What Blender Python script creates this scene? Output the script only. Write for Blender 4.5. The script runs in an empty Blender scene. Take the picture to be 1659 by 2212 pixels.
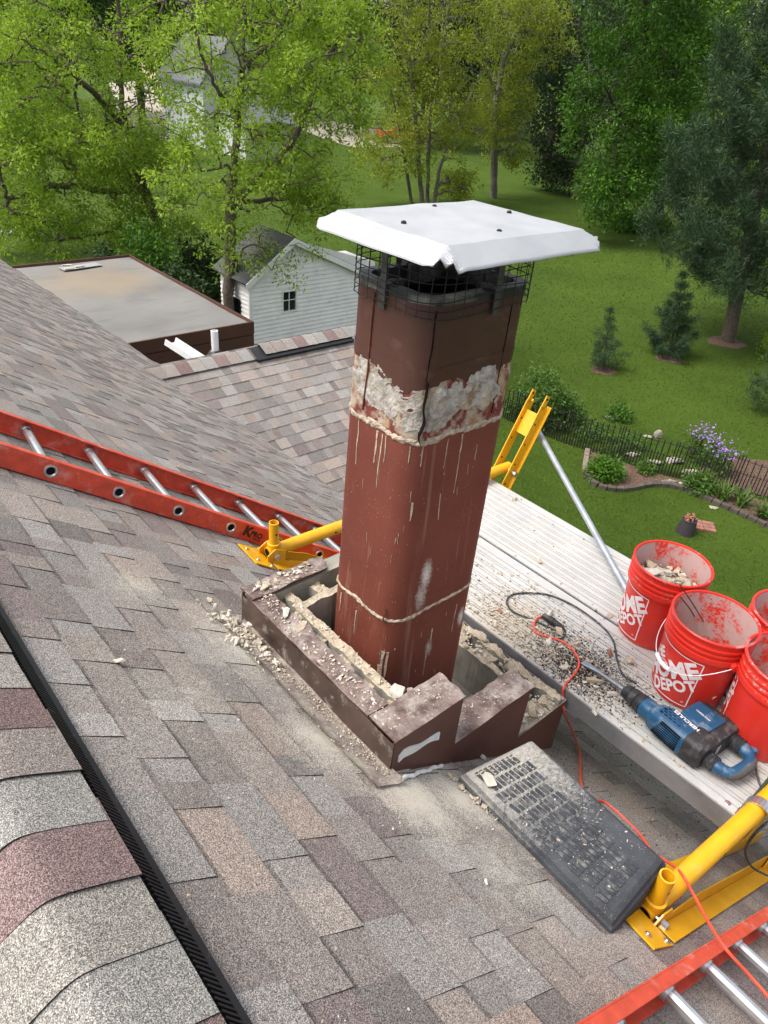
import bpy, bmesh, math, random
import numpy as np
from mathutils import Vector, Matrix, noise as mnoise
R = math.radians
scene = bpy.context.scene
col = scene.collection
rng = np.random.default_rng(7)
random.seed(7)
GZ = -6.7                      # ground level; the camera stands at the origin, 6.7 m above the lawn

# ------------------------------------------------------------------ camera, sky, sun, exposure
PW, PH, PF = 1659.0, 2212.0, 1520.0
def nrm(v): return v / np.linalg.norm(v)
_zd = nrm(np.array([-223.0, 2332.0, PF])); _y = np.array([-1637.0, -1147.0, PF])
_y = nrm(_y - _zd * np.dot(_y, _zd)); _z = -_zd; _x = np.cross(_y, _z)
RC = np.stack([_x, _y, _z])    # rows: world axes seen from the camera (x right, y down, z forward)
cam = bpy.data.cameras.new("camera"); cam_ob = bpy.data.objects.new("camera", cam); col.objects.link(cam_ob)
cam.sensor_fit = 'HORIZONTAL'; cam.sensor_width = 36.0; cam.lens = 36.0 * PF / PW
cam.clip_start = 0.05; cam.clip_end = 2000.0
m3 = np.stack([RC[:, 0], -RC[:, 1], -RC[:, 2]], 1)
cam_ob.matrix_world = Matrix(m3.tolist()).to_4x4()
scene.camera = cam_ob
def ray(px, py): return RC @ np.array([(px - PW / 2) / PF, (py - PH / 2) / PF, 1.0])
def on_z(px, py, z): r = ray(px, py); return r * z / r[2]
def on_y(px, py, y): r = ray(px, py); return r * y / r[1]
def ground(px, py): return on_z(px, py, GZ)
def project(P):
    v = np.asarray(P, float) @ RC
    return np.stack([PW / 2 + PF * v[..., 0] / v[..., 2], PH / 2 + PF * v[..., 1] / v[..., 2], v[..., 2]], -1)

SUN_EL, SUN_AZ = 58.0, 150.0   # azimuth measured from +X towards +Y
w = bpy.data.worlds.new("World"); scene.world = w; w.use_nodes = True
nt = w.node_tree; bg = nt.nodes["Background"]
sky = nt.nodes.new("ShaderNodeTexSky"); sky.sky_type = 'NISHITA'; sky.sun_disc = False
sky.sun_elevation = R(SUN_EL); sky.sun_rotation = R(90 - SUN_AZ); sky.dust_density = 4.0; sky.air_density = 1.0
hs = nt.nodes.new("ShaderNodeHueSaturation"); hs.inputs["Saturation"].default_value = 0.35
nt.links.new(sky.outputs[0], hs.inputs["Color"]); nt.links.new(hs.outputs[0], bg.inputs[0])
bg.inputs[1].default_value = 0.15
sl = bpy.data.lights.new("sun", 'SUN'); sl.energy = 1.2; sl.angle = R(22); sl.color = (1.0, 0.96, 0.9)
so = bpy.data.objects.new("sun", sl); col.objects.link(so)
d = Vector((math.cos(R(SUN_EL)) * math.cos(R(SUN_AZ)), math.cos(R(SUN_EL)) * math.sin(R(SUN_AZ)), math.sin(R(SUN_EL))))
so.rotation_euler = d.to_track_quat('Z', 'Y').to_euler()
vs = scene.view_settings; vs.view_transform = 'Standard'; vs.look = 'None'; vs.exposure = 1.02; vs.gamma = 1.0; vs.use_curve_mapping = False
scene.cycles.use_denoising = True
scene.cycles.max_bounces = 6; scene.cycles.transparent_max_bounces = 4

# ------------------------------------------------------------------ materials
MATS = {}
class NB:
    def __init__(s, name):
        s.m = bpy.data.materials.new(name); s.m.use_nodes = True; s.t = s.m.node_tree
        s.b = s.t.nodes["Principled BSDF"]; s.out = s.t.nodes["Material Output"]; s._pos = None
    def n(s, typ, **kw):
        nd = s.t.nodes.new(typ)
        for k, v in kw.items(): setattr(nd, k, v)
        return nd
    def l(s, a, b): s.t.links.new(a, b)
    def put(s, sock, v):
        if hasattr(v, "is_linked") or isinstance(v, bpy.types.NodeSocket): s.l(v, sock)
        else: sock.default_value = v
    def pos(s):
        if s._pos is None: s._pos = s.n("ShaderNodeNewGeometry")
        return s._pos.outputs["Position"]
    def nz(s):
        s.pos(); x = s.n("ShaderNodeSeparateXYZ"); s.l(s._pos.outputs["Normal"], x.inputs[0]); return x.outputs[2]
    def vec(s, scale3):
        mp = s.n("ShaderNodeVectorMath", operation='MULTIPLY'); s.l(s.pos(), mp.inputs[0]); mp.inputs[1].default_value = scale3; return mp.outputs[0]
    def noise(s, scale, detail=3.0, rough=0.55, vec=None):
        nd = s.n("ShaderNodeTexNoise"); nd.inputs["Scale"].default_value = scale; nd.inputs["Detail"].default_value = detail
        nd.inputs["Roughness"].default_value = rough; s.l(vec if vec is not None else s.pos(), nd.inputs["Vector"]); return nd.outputs["Fac"]
    def voro(s, scale, out="Color", vec=None):
        nd = s.n("ShaderNodeTexVoronoi"); nd.inputs["Scale"].default_value = scale; s.l(vec if vec is not None else s.pos(), nd.inputs["Vector"]); return nd.outputs[out]
    def step(s, v, a, b, lo=0.0, hi=1.0):
        nd = s.n("ShaderNodeMapRange"); nd.inputs[1].default_value = a; nd.inputs[2].default_value = b; nd.inputs[3].default_value = lo; nd.inputs[4].default_value = hi
        s.l(v, nd.inputs[0]); return nd.outputs[0]
    def math(s, op, a, b=0.0, clamp=False):
        nd = s.n("ShaderNodeMath", operation=op); nd.use_clamp = clamp; s.put(nd.inputs[0], a); s.put(nd.inputs[1], b); return nd.outputs[0]
    def mix(s, f, a, b, blend='MIX'):
        nd = s.n("ShaderNodeMix", data_type='RGBA', blend_type=blend)
        s.put(nd.inputs[0], f)
        for k, v in ((6, a), (7, b)): s.put(nd.inputs[k], v if not isinstance(v, tuple) else (v[0], v[1], v[2], 1.0))
        return nd.outputs[2]
    def bump(s, h, strength, dist=0.01, prev=None):
        nd = s.n("ShaderNodeBump"); nd.inputs["Strength"].default_value = strength; nd.inputs["Distance"].default_value = dist
        s.l(h, nd.inputs["Height"])
        if prev is not None: s.l(prev, nd.inputs["Normal"])
        s.l(nd.outputs[0], s.b.inputs["Normal"]); return nd.outputs[0]
    def fin(s, colr, rough=0.6, metal=0.0, spec=0.5):
        s.put(s.b.inputs["Base Color"], colr if not isinstance(colr, tuple) else (*colr, 1.0))
        s.put(s.b.inputs["Roughness"], rough); s.put(s.b.inputs["Metallic"], metal); s.b.inputs["Specular IOR Level"].default_value = spec
        MATS[s.m.name] = s.m; return s.m
def sc3(c, k): return (c[0] * k, c[1] * k, c[2] * k)
def simple(name, c, rough=0.6, metal=0.0, var=0.15, scale=6.0, bump=0.0, bscale=60.0, bdist=0.004, spec=0.5, dust=0.0, dcol=(0.62, 0.58, 0.52), dscale=9.0, up=True, fleck=0.0):
    k = NB(name)
    cc = k.mix(k.step(k.noise(scale, 4), 0.3, 0.7), sc3(c, 1 - var), sc3(c, 1 + var))
    if fleck: cc = k.mix(k.step(k.noise(160, 2), 0.62, 0.7, 0, fleck), cc, dcol)
    rr = rough
    if dust:
        f = k.step(k.noise(dscale, 5, 0.65), 0.62 - 0.35 * dust, 0.78 - 0.2 * dust)
        if up: f = k.math('MULTIPLY', f, k.step(k.nz(), -0.1, 0.7, 0.35, 1.0))
        f = k.math('MULTIPLY', f, min(1.0, 0.35 + dust))
        cc = k.mix(f, cc, dcol); rr = k.math('ADD', rough, k.math('MULTIPLY', f, 0.35), True)
    if bump: k.bump(k.noise(bscale, 4), bump, bdist)
    return k.fin(cc, rr, metal, spec)

def shingle_mat(name, mode):
    k = NB(name)
    if mode == 'object':
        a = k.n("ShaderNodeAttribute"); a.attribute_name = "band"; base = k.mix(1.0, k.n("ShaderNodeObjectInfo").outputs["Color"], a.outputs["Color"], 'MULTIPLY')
    else:
        a = k.n("ShaderNodeAttribute"); a.attribute_name = "tone"; base = a.outputs["Color"]
    v = k.n("ShaderNodeSeparateColor"); k.l(k.voro(720.0), v.inputs[0])       # mineral granules
    g = k.mix(k.step(v.outputs[0], 0.1, 0.9), sc3((1, 1, 1), 0.46), sc3((1, 1, 1), 1.5))
    g = k.mix(k.step(v.outputs[1], 0.80, 0.84), g, (2.2, 2.1, 1.95))
    g = k.mix(k.step(v.outputs[2], 0.82, 0.86), g, (0.34, 0.32, 0.32))
    c = k.mix(1.0, base, g, 'MULTIPLY')
    c = k.mix(k.step(k.noise(38.0, 5, 0.7), 0.3, 0.75, 0, 0.35), c, k.mix(1.0, c, (0.72, 0.70, 0.69), 'MULTIPLY'))
    # mortar dust blown from the broken chimney
    tot = None
    for (x, y, z, r, amt) in ((0.85, 1.45, -1.66, 0.42, 0.95), (0.80, 1.0, -1.6, 0.3, 0.9), (0.92, 0.74, -1.68, 0.30, 1.0), (1.12, 0.72, -1.8, 0.26, 1.0),
                              (0.62, 1.75, -1.5, 0.28, 0.7), (1.0, 0.45, -1.72, 0.42, 0.6), (0.5, 1.2, -1.4, 0.5, 0.5), (1.25, 0.62, -1.86, 0.2, 0.9)):
        dn = k.n("ShaderNodeVectorMath", operation='DISTANCE'); k.l(k.pos(), dn.inputs[0]); dn.inputs[1].default_value = (x, y, z)
        f = k.step(dn.outputs["Value"], 0.02, r, amt, 0.0); tot = f if tot is None else k.math('MAXIMUM', tot, f)
    nn = k.math('ADD', k.math('MULTIPLY', k.noise(22.0, 6, 0.75), 0.7), k.math('MULTIPLY', v.outputs[0], 0.55))
    f = k.step(k.math('ADD', nn, k.math('MULTIPLY', tot, 0.80)), 0.98, 1.32, 0.0, 0.85)
    f = k.math('MULTIPLY', f, k.step(tot, 0.0, 0.25))
    c = k.mix(f, c, (0.60, 0.55, 0.46))
    k.bump(v.outputs[0], 0.35, 0.0015)
    return k.fin(c, 0.95, 0.0, 0.2)

def leaf_mat(name, dark, light, transl=0.35):
    k = NB(name); a = k.n("ShaderNodeAttribute"); a.attribute_name = "tone"
    sp = k.n("ShaderNodeSeparateColor"); k.l(a.outputs["Color"], sp.inputs[0])
    c = k.mix(sp.outputs[0], dark, light)
    k.b.inputs["Roughness"].default_value = 0.55; k.b.inputs["Specular IOR Level"].default_value = 0.3
    k.l(c, k.b.inputs["Base Color"])
    tr = k.n("ShaderNodeBsdfTranslucent"); k.l(k.mix(0.5, c, k.mix(1.0, c, (1.25, 1.2, 0.5), 'MULTIPLY')), tr.inputs[0])
    mx = k.n("ShaderNodeMixShader"); mx.inputs[0].default_value = transl
    k.l(k.b.outputs[0], mx.inputs[1]); k.l(tr.outputs[0], mx.inputs[2]); k.l(mx.outputs[0], k.out.inputs[0])
    MATS[name] = k.m; return k.m

simple("shingle_edge", (0.025, 0.022, 0.022), 0.95, spec=0.1)
shingle_mat("shingle_piece", 'object'); shingle_mat("shingle_field", 'attr')
simple("black_plastic", (0.018, 0.019, 0.021), 0.45, var=0.3, dust=0.25, bump=0.1, bscale=200)
simple("vent_plastic", (0.012, 0.012, 0.014), 0.5, var=0.3, dust=0.05, dscale=40, dcol=(0.2, 0.19, 0.18))
simple("mortar", (0.44, 0.365, 0.27), 0.95, var=0.28, scale=30, bump=0.9, bscale=110, bdist=0.006, spec=0.1, fleck=0.5, dcol=(0.68, 0.65, 0.60))
simple("pale_mortar", (0.53, 0.49, 0.42), 0.95, var=0.2, scale=40, bump=0.8, bscale=120, bdist=0.005, spec=0.1)
simple("joint_mortar", (0.42, 0.345, 0.265), 0.95, var=0.4, scale=45, bump=0.9, bscale=150, bdist=0.005, spec=0.1)
simple("block_concrete", (0.30, 0.285, 0.24), 0.95, var=0.22, scale=14, bump=0.6, bscale=220, bdist=0.003, spec=0.1)
simple("dark_dirt", (0.035, 0.026, 0.02), 0.95, var=0.4, scale=60, spec=0.1)
simple("soot_and_hole_shade", (0.008, 0.008, 0.009), 0.9, spec=0.1)  # real soot inside the flue; elsewhere the painted shade of holes and slots
simple("crack_shadow", (0.012, 0.009, 0.008), 1.0, spec=0.0)
simple("rust", (0.12, 0.035, 0.018), 0.85, var=0.5, scale=70, bump=0.5, bscale=300, bdist=0.002)
simple("rebar_wire", (0.03, 0.022, 0.018), 0.8, var=0.4, scale=60)
simple("dark_iron", (0.02, 0.02, 0.021), 0.6, metal=0.4)
simple("grey_strap", (0.075, 0.072, 0.07), 0.6, metal=0.5, var=0.35, scale=40)
simple("fiberglass_red", (0.61, 0.070, 0.034), 0.5, var=0.16, scale=25, bump=0.12, bscale=300, dust=0.22, dscale=14, fleck=0.12, dcol=(0.68, 0.42, 0.36), up=False)
simple("rung_aluminium", (0.62, 0.62, 0.63), 0.33, metal=0.9, var=0.12, scale=30)
simple("yellow_paint", (0.72, 0.37, 0.008), 0.38, var=0.08, scale=12, bump=0.06, bscale=90, dust=0.16, dscale=18, dcol=(0.6, 0.48, 0.25))
simple("zinc_bolt", (0.6, 0.6, 0.6), 0.3, metal=0.9)
simple("galvanised", (0.34, 0.36, 0.39), 0.5, metal=0.55, var=0.18, scale=18)
simple("white_gloss", (0.78, 0.78, 0.77), 0.45, var=0.05)
simple("sealant", (0.66, 0.67, 0.66), 0.5, var=0.08, scale=30, bump=0.3, bscale=60)
simple("print_white", (0.80, 0.74, 0.74), 0.6, var=0.08, scale=50)
simple("print_black", (0.012, 0.011, 0.011), 0.5)
simple("sticker_red", (0.62, 0.05, 0.02), 0.45, var=0.08)
simple("sticker_paper", (0.55, 0.5, 0.42), 0.6, var=0.3, scale=90)
simple("tool_blue", (0.010, 0.070, 0.150), 0.45, var=0.15, scale=14, dust=0.3, dscale=22, dcol=(0.28, 0.34, 0.38), bump=0.05, bscale=120)
simple("tool_black", (0.02, 0.02, 0.022), 0.6, var=0.3, dust=0.3, dscale=24, dcol=(0.22, 0.2, 0.18))
simple("grip_grey", (0.075, 0.075, 0.078), 0.75, var=0.25, dust=0.25, dscale=24, dcol=(0.25, 0.24, 0.22))
simple("steel", (0.30, 0.32, 0.35), 0.38, metal=0.8, var=0.2, scale=40)
simple("cord_orange", (0.75, 0.085, 0.045), 0.45, var=0.1)
simple("cord_black", (0.03, 0.034, 0.036), 0.5, var=0.2, dust=0.2, dscale=60)
simple("foam_rubber", (0.032, 0.035, 0.042), 0.65, var=0.4, scale=30, bump=0.4, bscale=160, bdist=0.003, dust=0.38, dscale=38, dcol=(0.24, 0.235, 0.22), fleck=0.35)
k = NB("dusty_rubber")
cc = k.mix(k.step(k.noise(14, 5), 0.3, 0.7), (0.026, 0.029, 0.035), (0.060, 0.066, 0.076))
dn = k.n("ShaderNodeVectorMath", operation='DISTANCE'); k.l(k.pos(), dn.inputs[0]); dn.inputs[1].default_value = (1.30, 0.80, -1.83)
f = k.math('ADD', k.step(dn.outputs["Value"], 0.05, 0.50, 0.62, 0.0), k.noise(75, 6, 0.8)); f = k.math('MULTIPLY', k.step(f, 0.70, 1.02, 0.03, 0.85), k.step(k.nz(), 0.2, 0.8, 0.2, 1.0))
cc = k.mix(f, cc, (0.42, 0.40, 0.36)); cc = k.mix(k.step(k.noise(240, 2), 0.66, 0.7, 0, 0.7), cc, (0.3, 0.29, 0.27))
k.bump(k.noise(180, 4), 0.4, 0.003); k.fin(cc, 0.8, 0, 0.3)
simple("siding_white", (0.83, 0.81, 0.77), 0.6, var=0.07, scale=4, dust=0.18, dcol=(0.5, 0.5, 0.46), up=False, dscale=3)
simple("window_glass", (0.015, 0.018, 0.02), 0.08, spec=0.8)
simple("old_roof", (0.075, 0.075, 0.075), 0.95, var=0.3, scale=9, bump=0.5, bscale=40, bdist=0.01, fleck=0.3, dcol=(0.2, 0.2, 0.2))
simple("brown_fascia", (0.085, 0.032, 0.022), 0.5, var=0.12, scale=3)
simple("bark", (0.11, 0.085, 0.065), 0.95, var=0.35, scale=12, bump=0.9, bscale=28, bdist=0.03)
simple("bark_dark", (0.05, 0.042, 0.032), 0.95, var=0.35, scale=12, bump=0.9, bscale=28, bdist=0.03)
simple("bark_grey", (0.15, 0.13, 0.11), 0.95, var=0.35, scale=9, bump=0.9, bscale=24, bdist=0.03)
simple("mulch", (0.13, 0.075, 0.05), 0.95, var=0.6, scale=25, bump=1.0, bscale=40, bdist=0.04)
simple("stone", (0.36, 0.32, 0.26), 0.95, var=0.3, scale=6, bump=0.6, bscale=24, bdist=0.03)
simple("paver_dark", (0.085, 0.068, 0.055), 0.95, var=0.35, scale=7, bump=0.5, bscale=50)
simple("brick_red", (0.27, 0.12, 0.085), 0.95, var=0.3, scale=10, bump=0.5, bscale=60)
simple("pot_plastic", (0.045, 0.035, 0.042), 0.6, var=0.2)
simple("terracotta_leaves", (0.42, 0.17, 0.1), 0.8, var=0.3, scale=20)
simple("lilac_petals", (0.38, 0.20, 0.62), 0.7, var=0.3, scale=20)
simple("wood_weathered", (0.22, 0.17, 0.13), 0.9, var=0.25, scale=10)
simple("driveway", (0.36, 0.31, 0.25), 0.95, var=0.15, scale=1.5, bump=0.3, bscale=20)
simple("path_grey", (0.30, 0.29, 0.28), 0.95, var=0.12, scale=2)
simple("house_white", (0.50, 0.51, 0.52), 0.7, var=0.05, scale=1)
simple("house_cream", (0.62, 0.52, 0.36), 0.7, var=0.08, scale=1)
simple("house_brown", (0.14, 0.11, 0.10), 0.8, var=0.2, scale=1)
simple("grey_roof", (0.14, 0.145, 0.155), 0.95, var=0.2, scale=5, bump=0.4, bscale=14, bdist=0.03)
simple("car_red", (0.62, 0.045, 0.012), 0.35, var=0.05)
simple("tyre", (0.02, 0.02, 0.02), 0.85)
simple("house_siding", (0.45, 0.43, 0.40), 0.7)
# aluminium plank
k = NB("plank_aluminium")
f = k.step(k.math('ADD', k.noise(7, 6, 0.7), k.math('MULTIPLY', k.noise(60, 3), 0.35)), 0.55, 0.86)
cc = k.mix(k.step(k.noise(5, 5), 0.3, 0.75), (0.44, 0.44, 0.435), (0.58, 0.575, 0.56))
cc = k.mix(k.math('MULTIPLY', f, 0.6), cc, (0.56, 0.52, 0.45))
cc = k.mix(k.step(k.noise(90, 3, 0.7), 0.66, 0.74, 0, 0.55), cc, (0.3, 0.24, 0.2))
for (x, y, r_, colr, amt) in ((2.00, 1.22, 0.42, (0.50, 0.435, 0.35), 1.0), (2.03, 0.93, 0.27, (0.16, 0.12, 0.09), 0.8), (2.0, 0.78, 0.3, (0.5, 0.44, 0.36), 0.6)):
    dn = k.n("ShaderNodeVectorMath", operation='DISTANCE'); k.l(k.pos(), dn.inputs[0]); dn.inputs[1].default_value = (x, y, -2.0)
    fd = k.step(k.math('ADD', k.step(dn.outputs["Value"], 0.0, r_, amt, 0.0), k.math('MULTIPLY', k.math('SUBTRACT', k.noise(30, 7, 0.8), 0.5), 1.5)), 0.32, 0.75, 0.0, 0.9)
    cc = k.mix(k.math('MULTIPLY', fd, k.step(dn.outputs["Value"], r_ * 0.7, r_ * 1.15, 1.0, 0.0)), cc, colr)
k.fin(cc, k.step(k.noise(12, 4), 0.3, 0.7, 0.5, 0.75), 0.25, 0.4)
k = NB("plank_side")
cc = k.mix(k.step(k.noise(8, 5), 0.3, 0.75), (0.22, 0.225, 0.235), (0.36, 0.36, 0.36))
cc = k.mix(k.step(k.noise(40, 4, 0.7), 0.62, 0.74, 0, 0.5), cc, (0.5, 0.5, 0.48)); k.fin(cc, 0.5, 0.5)
# chimney cladding: brown painted metal; top faces weathered and flaking
k = NB("brown_cladding")
cc = k.mix(k.step(k.noise(5, 4), 0.3, 0.7), (0.085, 0.035, 0.026), (0.13, 0.055, 0.042))
up = k.step(k.nz(), 0.5, 0.9)
pat = k.mix(k.step(k.noise(13, 6, 0.75), 0.38, 0.62), (0.085, 0.05, 0.045), (0.26, 0.20, 0.175))
pat = k.mix(k.step(k.noise(9, 6, 0.8), 0.50, 0.66, 0, 0.85), pat, (0.40, 0.355, 0.31))
pat = k.mix(k.step(k.noise(60, 5, 0.8), 0.60, 0.68, 0, 0.8), pat, (0.46, 0.42, 0.37))
cc = k.mix(up, cc, pat)
cc = k.mix(k.step(k.noise(14, 6, 0.75), 0.64, 0.78, 0, 0.4), cc, (0.42, 0.36, 0.31))
k.bump(k.noise(90, 4), 0.25, 0.003); k.fin(cc, 0.55, 0.0, 0.4)
k = NB("bent_flashing")
cc = k.mix(k.step(k.noise(6, 5), 0.3, 0.7), (0.05, 0.035, 0.03), (0.15, 0.10, 0.08))
cc = k.mix(k.step(k.noise(18, 6, 0.7), 0.55, 0.72, 0, 0.8), cc, (0.6, 0.55, 0.5)); k.fin(cc, 0.38, 0.35)
# flue clay
k = NB("dusty_flashing")
cc = k.mix(k.step(k.noise(16, 6, 0.75), 0.35, 0.62), (0.16, 0.115, 0.10), (0.40, 0.355, 0.30)); cc = k.mix(k.step(k.noise(50, 5, 0.75), 0.52, 0.66, 0, 0.8), cc, (0.5, 0.45, 0.37)); k.bump(k.noise(90, 4), 0.4, 0.003); k.fin(cc, 0.75, 0.1)
k = NB("flue_clay")
st = k.noise(1.0, 4, 0.6, k.vec((34, 34, 2.2)))
cc = k.mix(k.step(k.noise(4, 4), 0.3, 0.7), (0.132, 0.034, 0.021), (0.185, 0.050, 0.030))
cc = k.mix(k.step(k.noise(3, 3), 0.5, 0.75, 0, 0.5), cc, (0.12, 0.028, 0.022))
cc = k.mix(k.step(st, 0.60, 0.74, 0, 0.38), cc, (0.40, 0.25, 0.19))
cc = k.mix(k.step(k.noise(190, 2, 0.7), 0.69, 0.74, 0, 0.85), cc, (0.55, 0.42, 0.35))
for (x, y, z, r, amt) in ((1.30, 1.13, -1.33, 0.06, 1.0), (1.50, 1.13, -1.60, 0.045, 1.0), (1.285, 1.13, -1.41, 0.07, 0.7), (1.35, 1.13, -1.66, 0.05, 0.6)):
    mp = k.n("ShaderNodeVectorMath", operation='SUBTRACT'); k.l(k.pos(), mp.inputs[0]); mp.inputs[1].default_value = (x, y, z)
    ms = k.n("ShaderNodeVectorMath", operation='MULTIPLY'); k.l(mp.outputs[0], ms.inputs[0]); ms.inputs[1].default_value = (1.6, 1, 0.7)
    ln = k.n("ShaderNodeVectorMath", operation='LENGTH'); k.l(ms.outputs[0], ln.inputs[0])
    f = k.step(k.math('ADD', k.step(ln.outputs["Value"], 0.0, r, amt, 0.0), k.math('MULTIPLY', k.math('SUBTRACT', k.noise(120, 4, 0.7), 0.5), 0.9)), 0.25, 0.8, 0, 0.9)
    f = k.math('MULTIPLY', f, k.step(ln.outputs["Value"], r * 0.8, r * 1.25, 1.0, 0.0))
    cc = k.mix(f, cc, (0.68, 0.64, 0.58))
k.bump(k.noise(140, 3), 0.15, 0.002); k.fin(cc, 0.6, 0.0, 0.35)
k = NB("flue_stained")      # the band that the old crown covered
a = k.noise(16, 5, 0.65); b_ = k.noise(34, 5, 0.7)
cc = k.mix(k.step(a, 0.47, 0.60), (0.165, 0.040, 0.033), (0.40, 0.32, 0.235))
cc = k.mix(k.step(b_, 0.56, 0.64), cc, (0.42, 0.37, 0.31))
cc = k.mix(k.step(k.noise(9, 4), 0.56, 0.68, 0, 0.7), cc, (0.45, 0.31, 0.14))
cc = k.mix(k.step(k.noise(21, 4), 0.60, 0.70, 0, 0.8), cc, (0.23, 0.07, 0.08))
k.bump(b_, 0.6, 0.006); k.fin(cc, 0.85, 0.0, 0.2)
k = NB("flue_brown_paint")
cc = k.mix(k.step(k.noise(3, 3), 0.3, 0.7), (0.052, 0.021, 0.014), (0.085, 0.033, 0.023))
cc = k.mix(k.step(k.noise(1.0, 4, 0.6, k.vec((9, 9, 16))), 0.58, 0.75, 0, 0.35), cc, (0.20, 0.12, 0.10))
cc = k.mix(k.step(k.noise(55, 4, 0.7), 0.68, 0.75, 0, 0.3), cc, (0.36, 0.26, 0.22)); k.bump(k.noise(6, 3), 0.1, 0.01)
k.fin(cc, k.step(k.noise(8, 4), 0.3, 0.7, 0.42, 0.62), 0.0, 0.4)
k = NB("efflorescence")     # ragged mortar left on the flue
a = k.noise(26, 6, 0.7)
cc = k.mix(k.step(a, 0.38, 0.64), (0.27, 0.235, 0.20), (0.50, 0.465, 0.41))
cc = k.mix(k.step(k.noise(15, 4), 0.58, 0.68, 0, 0.6), cc, (0.55, 0.44, 0.24))
cc = k.mix(k.step(k.noise(48, 4), 0.64, 0.70, 0, 0.7), cc, (0.25, 0.09, 0.08))
k.bump(k.noise(70, 5), 1.0, 0.008); k.fin(cc, 0.9, 0.0, 0.2)
# cap sheet
k = NB("cap_sheet")
wv = k.n("ShaderNodeTexWave"); wv.inputs["Scale"].default_value = 62.0; wv.inputs["Distortion"].default_value = 0.0; k.l(k.vec((1, 0.8, 0)), wv.inputs["Vector"])
cc = k.mix(k.step(k.noise(9, 4), 0.35, 0.7), (0.37, 0.378, 0.39), (0.44, 0.447, 0.455))
cc = k.mix(k.step(k.noise(6, 6, 0.75), 0.48, 0.72, 0, 0.45), cc, (0.29, 0.29, 0.285)); cc = k.mix(k.step(k.noise(70, 4, 0.7), 0.66, 0.72, 0, 0.5), cc, (0.24, 0.23, 0.215))
k.bump(wv.outputs["Fac"], 0.3, 0.002); k.fin(cc, 0.45, 0.15, 0.4)
# bucket plastic
def bucket_mat(name, amt):
    k = NB(name)
    f = k.step(k.math('ADD', k.noise(9, 8, 0.78), k.math('MULTIPLY', k.noise(110, 4), 0.28)), 0.80 - amt, 0.88 - amt * 0.9)
    cc = k.mix(k.step(k.noise(4, 3), 0.3, 0.7), (0.62, 0.024, 0.014), (0.72, 0.036, 0.022))
    cc = k.mix(k.math('MULTIPLY', f, 0.85), cc, (0.44, 0.37, 0.34))
    return k.fin(cc, k.math('ADD', 0.38, k.math('MULTIPLY', f, 0.5)), 0.0, 0.45)
bucket_mat("bucket_red", -0.02); bucket_mat("bucket_rim_red", 0.07); bucket_mat("bucket_inside", 0.27)
# membrane roof
k = NB("membrane")
cc = k.mix(k.step(k.noise(0.6, 5), 0.35, 0.7), (0.165, 0.158, 0.150), (0.245, 0.232, 0.215))
cc = k.mix(k.step(k.noise(1.0, 4, 0.6, k.vec((1.2, 5.0, 1))), 0.55, 0.7, 0, 0.4), cc, (0.09, 0.09, 0.10))
dn = k.n("ShaderNodeVectorMath", operation='DISTANCE'); k.l(k.pos(), dn.inputs[0]); dn.inputs[1].default_value = tuple(on_z(215, 605, -4.1))
f = k.step(k.math('ADD', dn.outputs["Value"], k.math('MULTIPLY', k.noise(1.4, 4), 2.0)), 1.5, 2.4, 0.7, 0.0)
cc = k.mix(f, cc, (0.27, 0.215, 0.15)); k.bump(k.noise(9, 4), 0.2, 0.01); k.fin(cc, 0.7, 0, 0.3)
# lawn
k = NB("lawn")
cc = k.mix(k.step(k.noise(0.5, 5), 0.3, 0.7), (0.056, 0.100, 0.010), (0.088, 0.142, 0.016))
cc = k.mix(k.step(k.noise(1.0, 4, 0.6, k.vec((2.2, 0.5, 1))), 0.4, 0.75, 0, 0.55), cc, (0.085, 0.142, 0.015))
cc = k.mix(k.step(k.noise(28, 5, 0.75), 0.35, 0.75), k.mix(1.0, cc, (0.6, 0.64, 0.6), 'MULTIPLY'), k.mix(1.0, cc, (1.25, 1.22, 1.1), 'MULTIPLY'))
cc = k.mix(k.step(k.noise(0.22, 4, 0.6), 0.45, 0.72, 0, 0.4), cc, (0.092, 0.145, 0.018)); cc = k.mix(k.step(k.noise(0.9, 5, 0.65), 0.52, 0.74, 0, 0.4), cc, (0.045, 0.085, 0.009))
k.bump(k.noise(34, 4, 0.7), 1.0, 0.06); k.fin(cc, 0.9, 0, 0.15)
leaf_mat("grass_blade", (0.058, 0.105, 0.010), (0.135, 0.205, 0.024), 0.4)
leaf_mat("leaf_fresh", (0.11, 0.205, 0.015), (0.38, 0.525, 0.057), 0.5)
leaf_mat("leaf_yellow", (0.14, 0.19, 0.014), (0.37, 0.43, 0.05), 0.48)
leaf_mat("leaf_maple", (0.018, 0.058, 0.008), (0.105, 0.235, 0.020), 0.38)
leaf_mat("leaf_dark", (0.010, 0.026, 0.008), (0.035, 0.075, 0.018), 0.25)
leaf_mat("leaf_shrub", (0.03, 0.075, 0.012), (0.13, 0.24, 0.035), 0.35)
leaf_mat("needle", (0.016, 0.040, 0.017), (0.062, 0.115, 0.050), 0.25)
leaf_mat("lily_leaf", (0.04, 0.09, 0.012), (0.14, 0.22, 0.04), 0.3)

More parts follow.
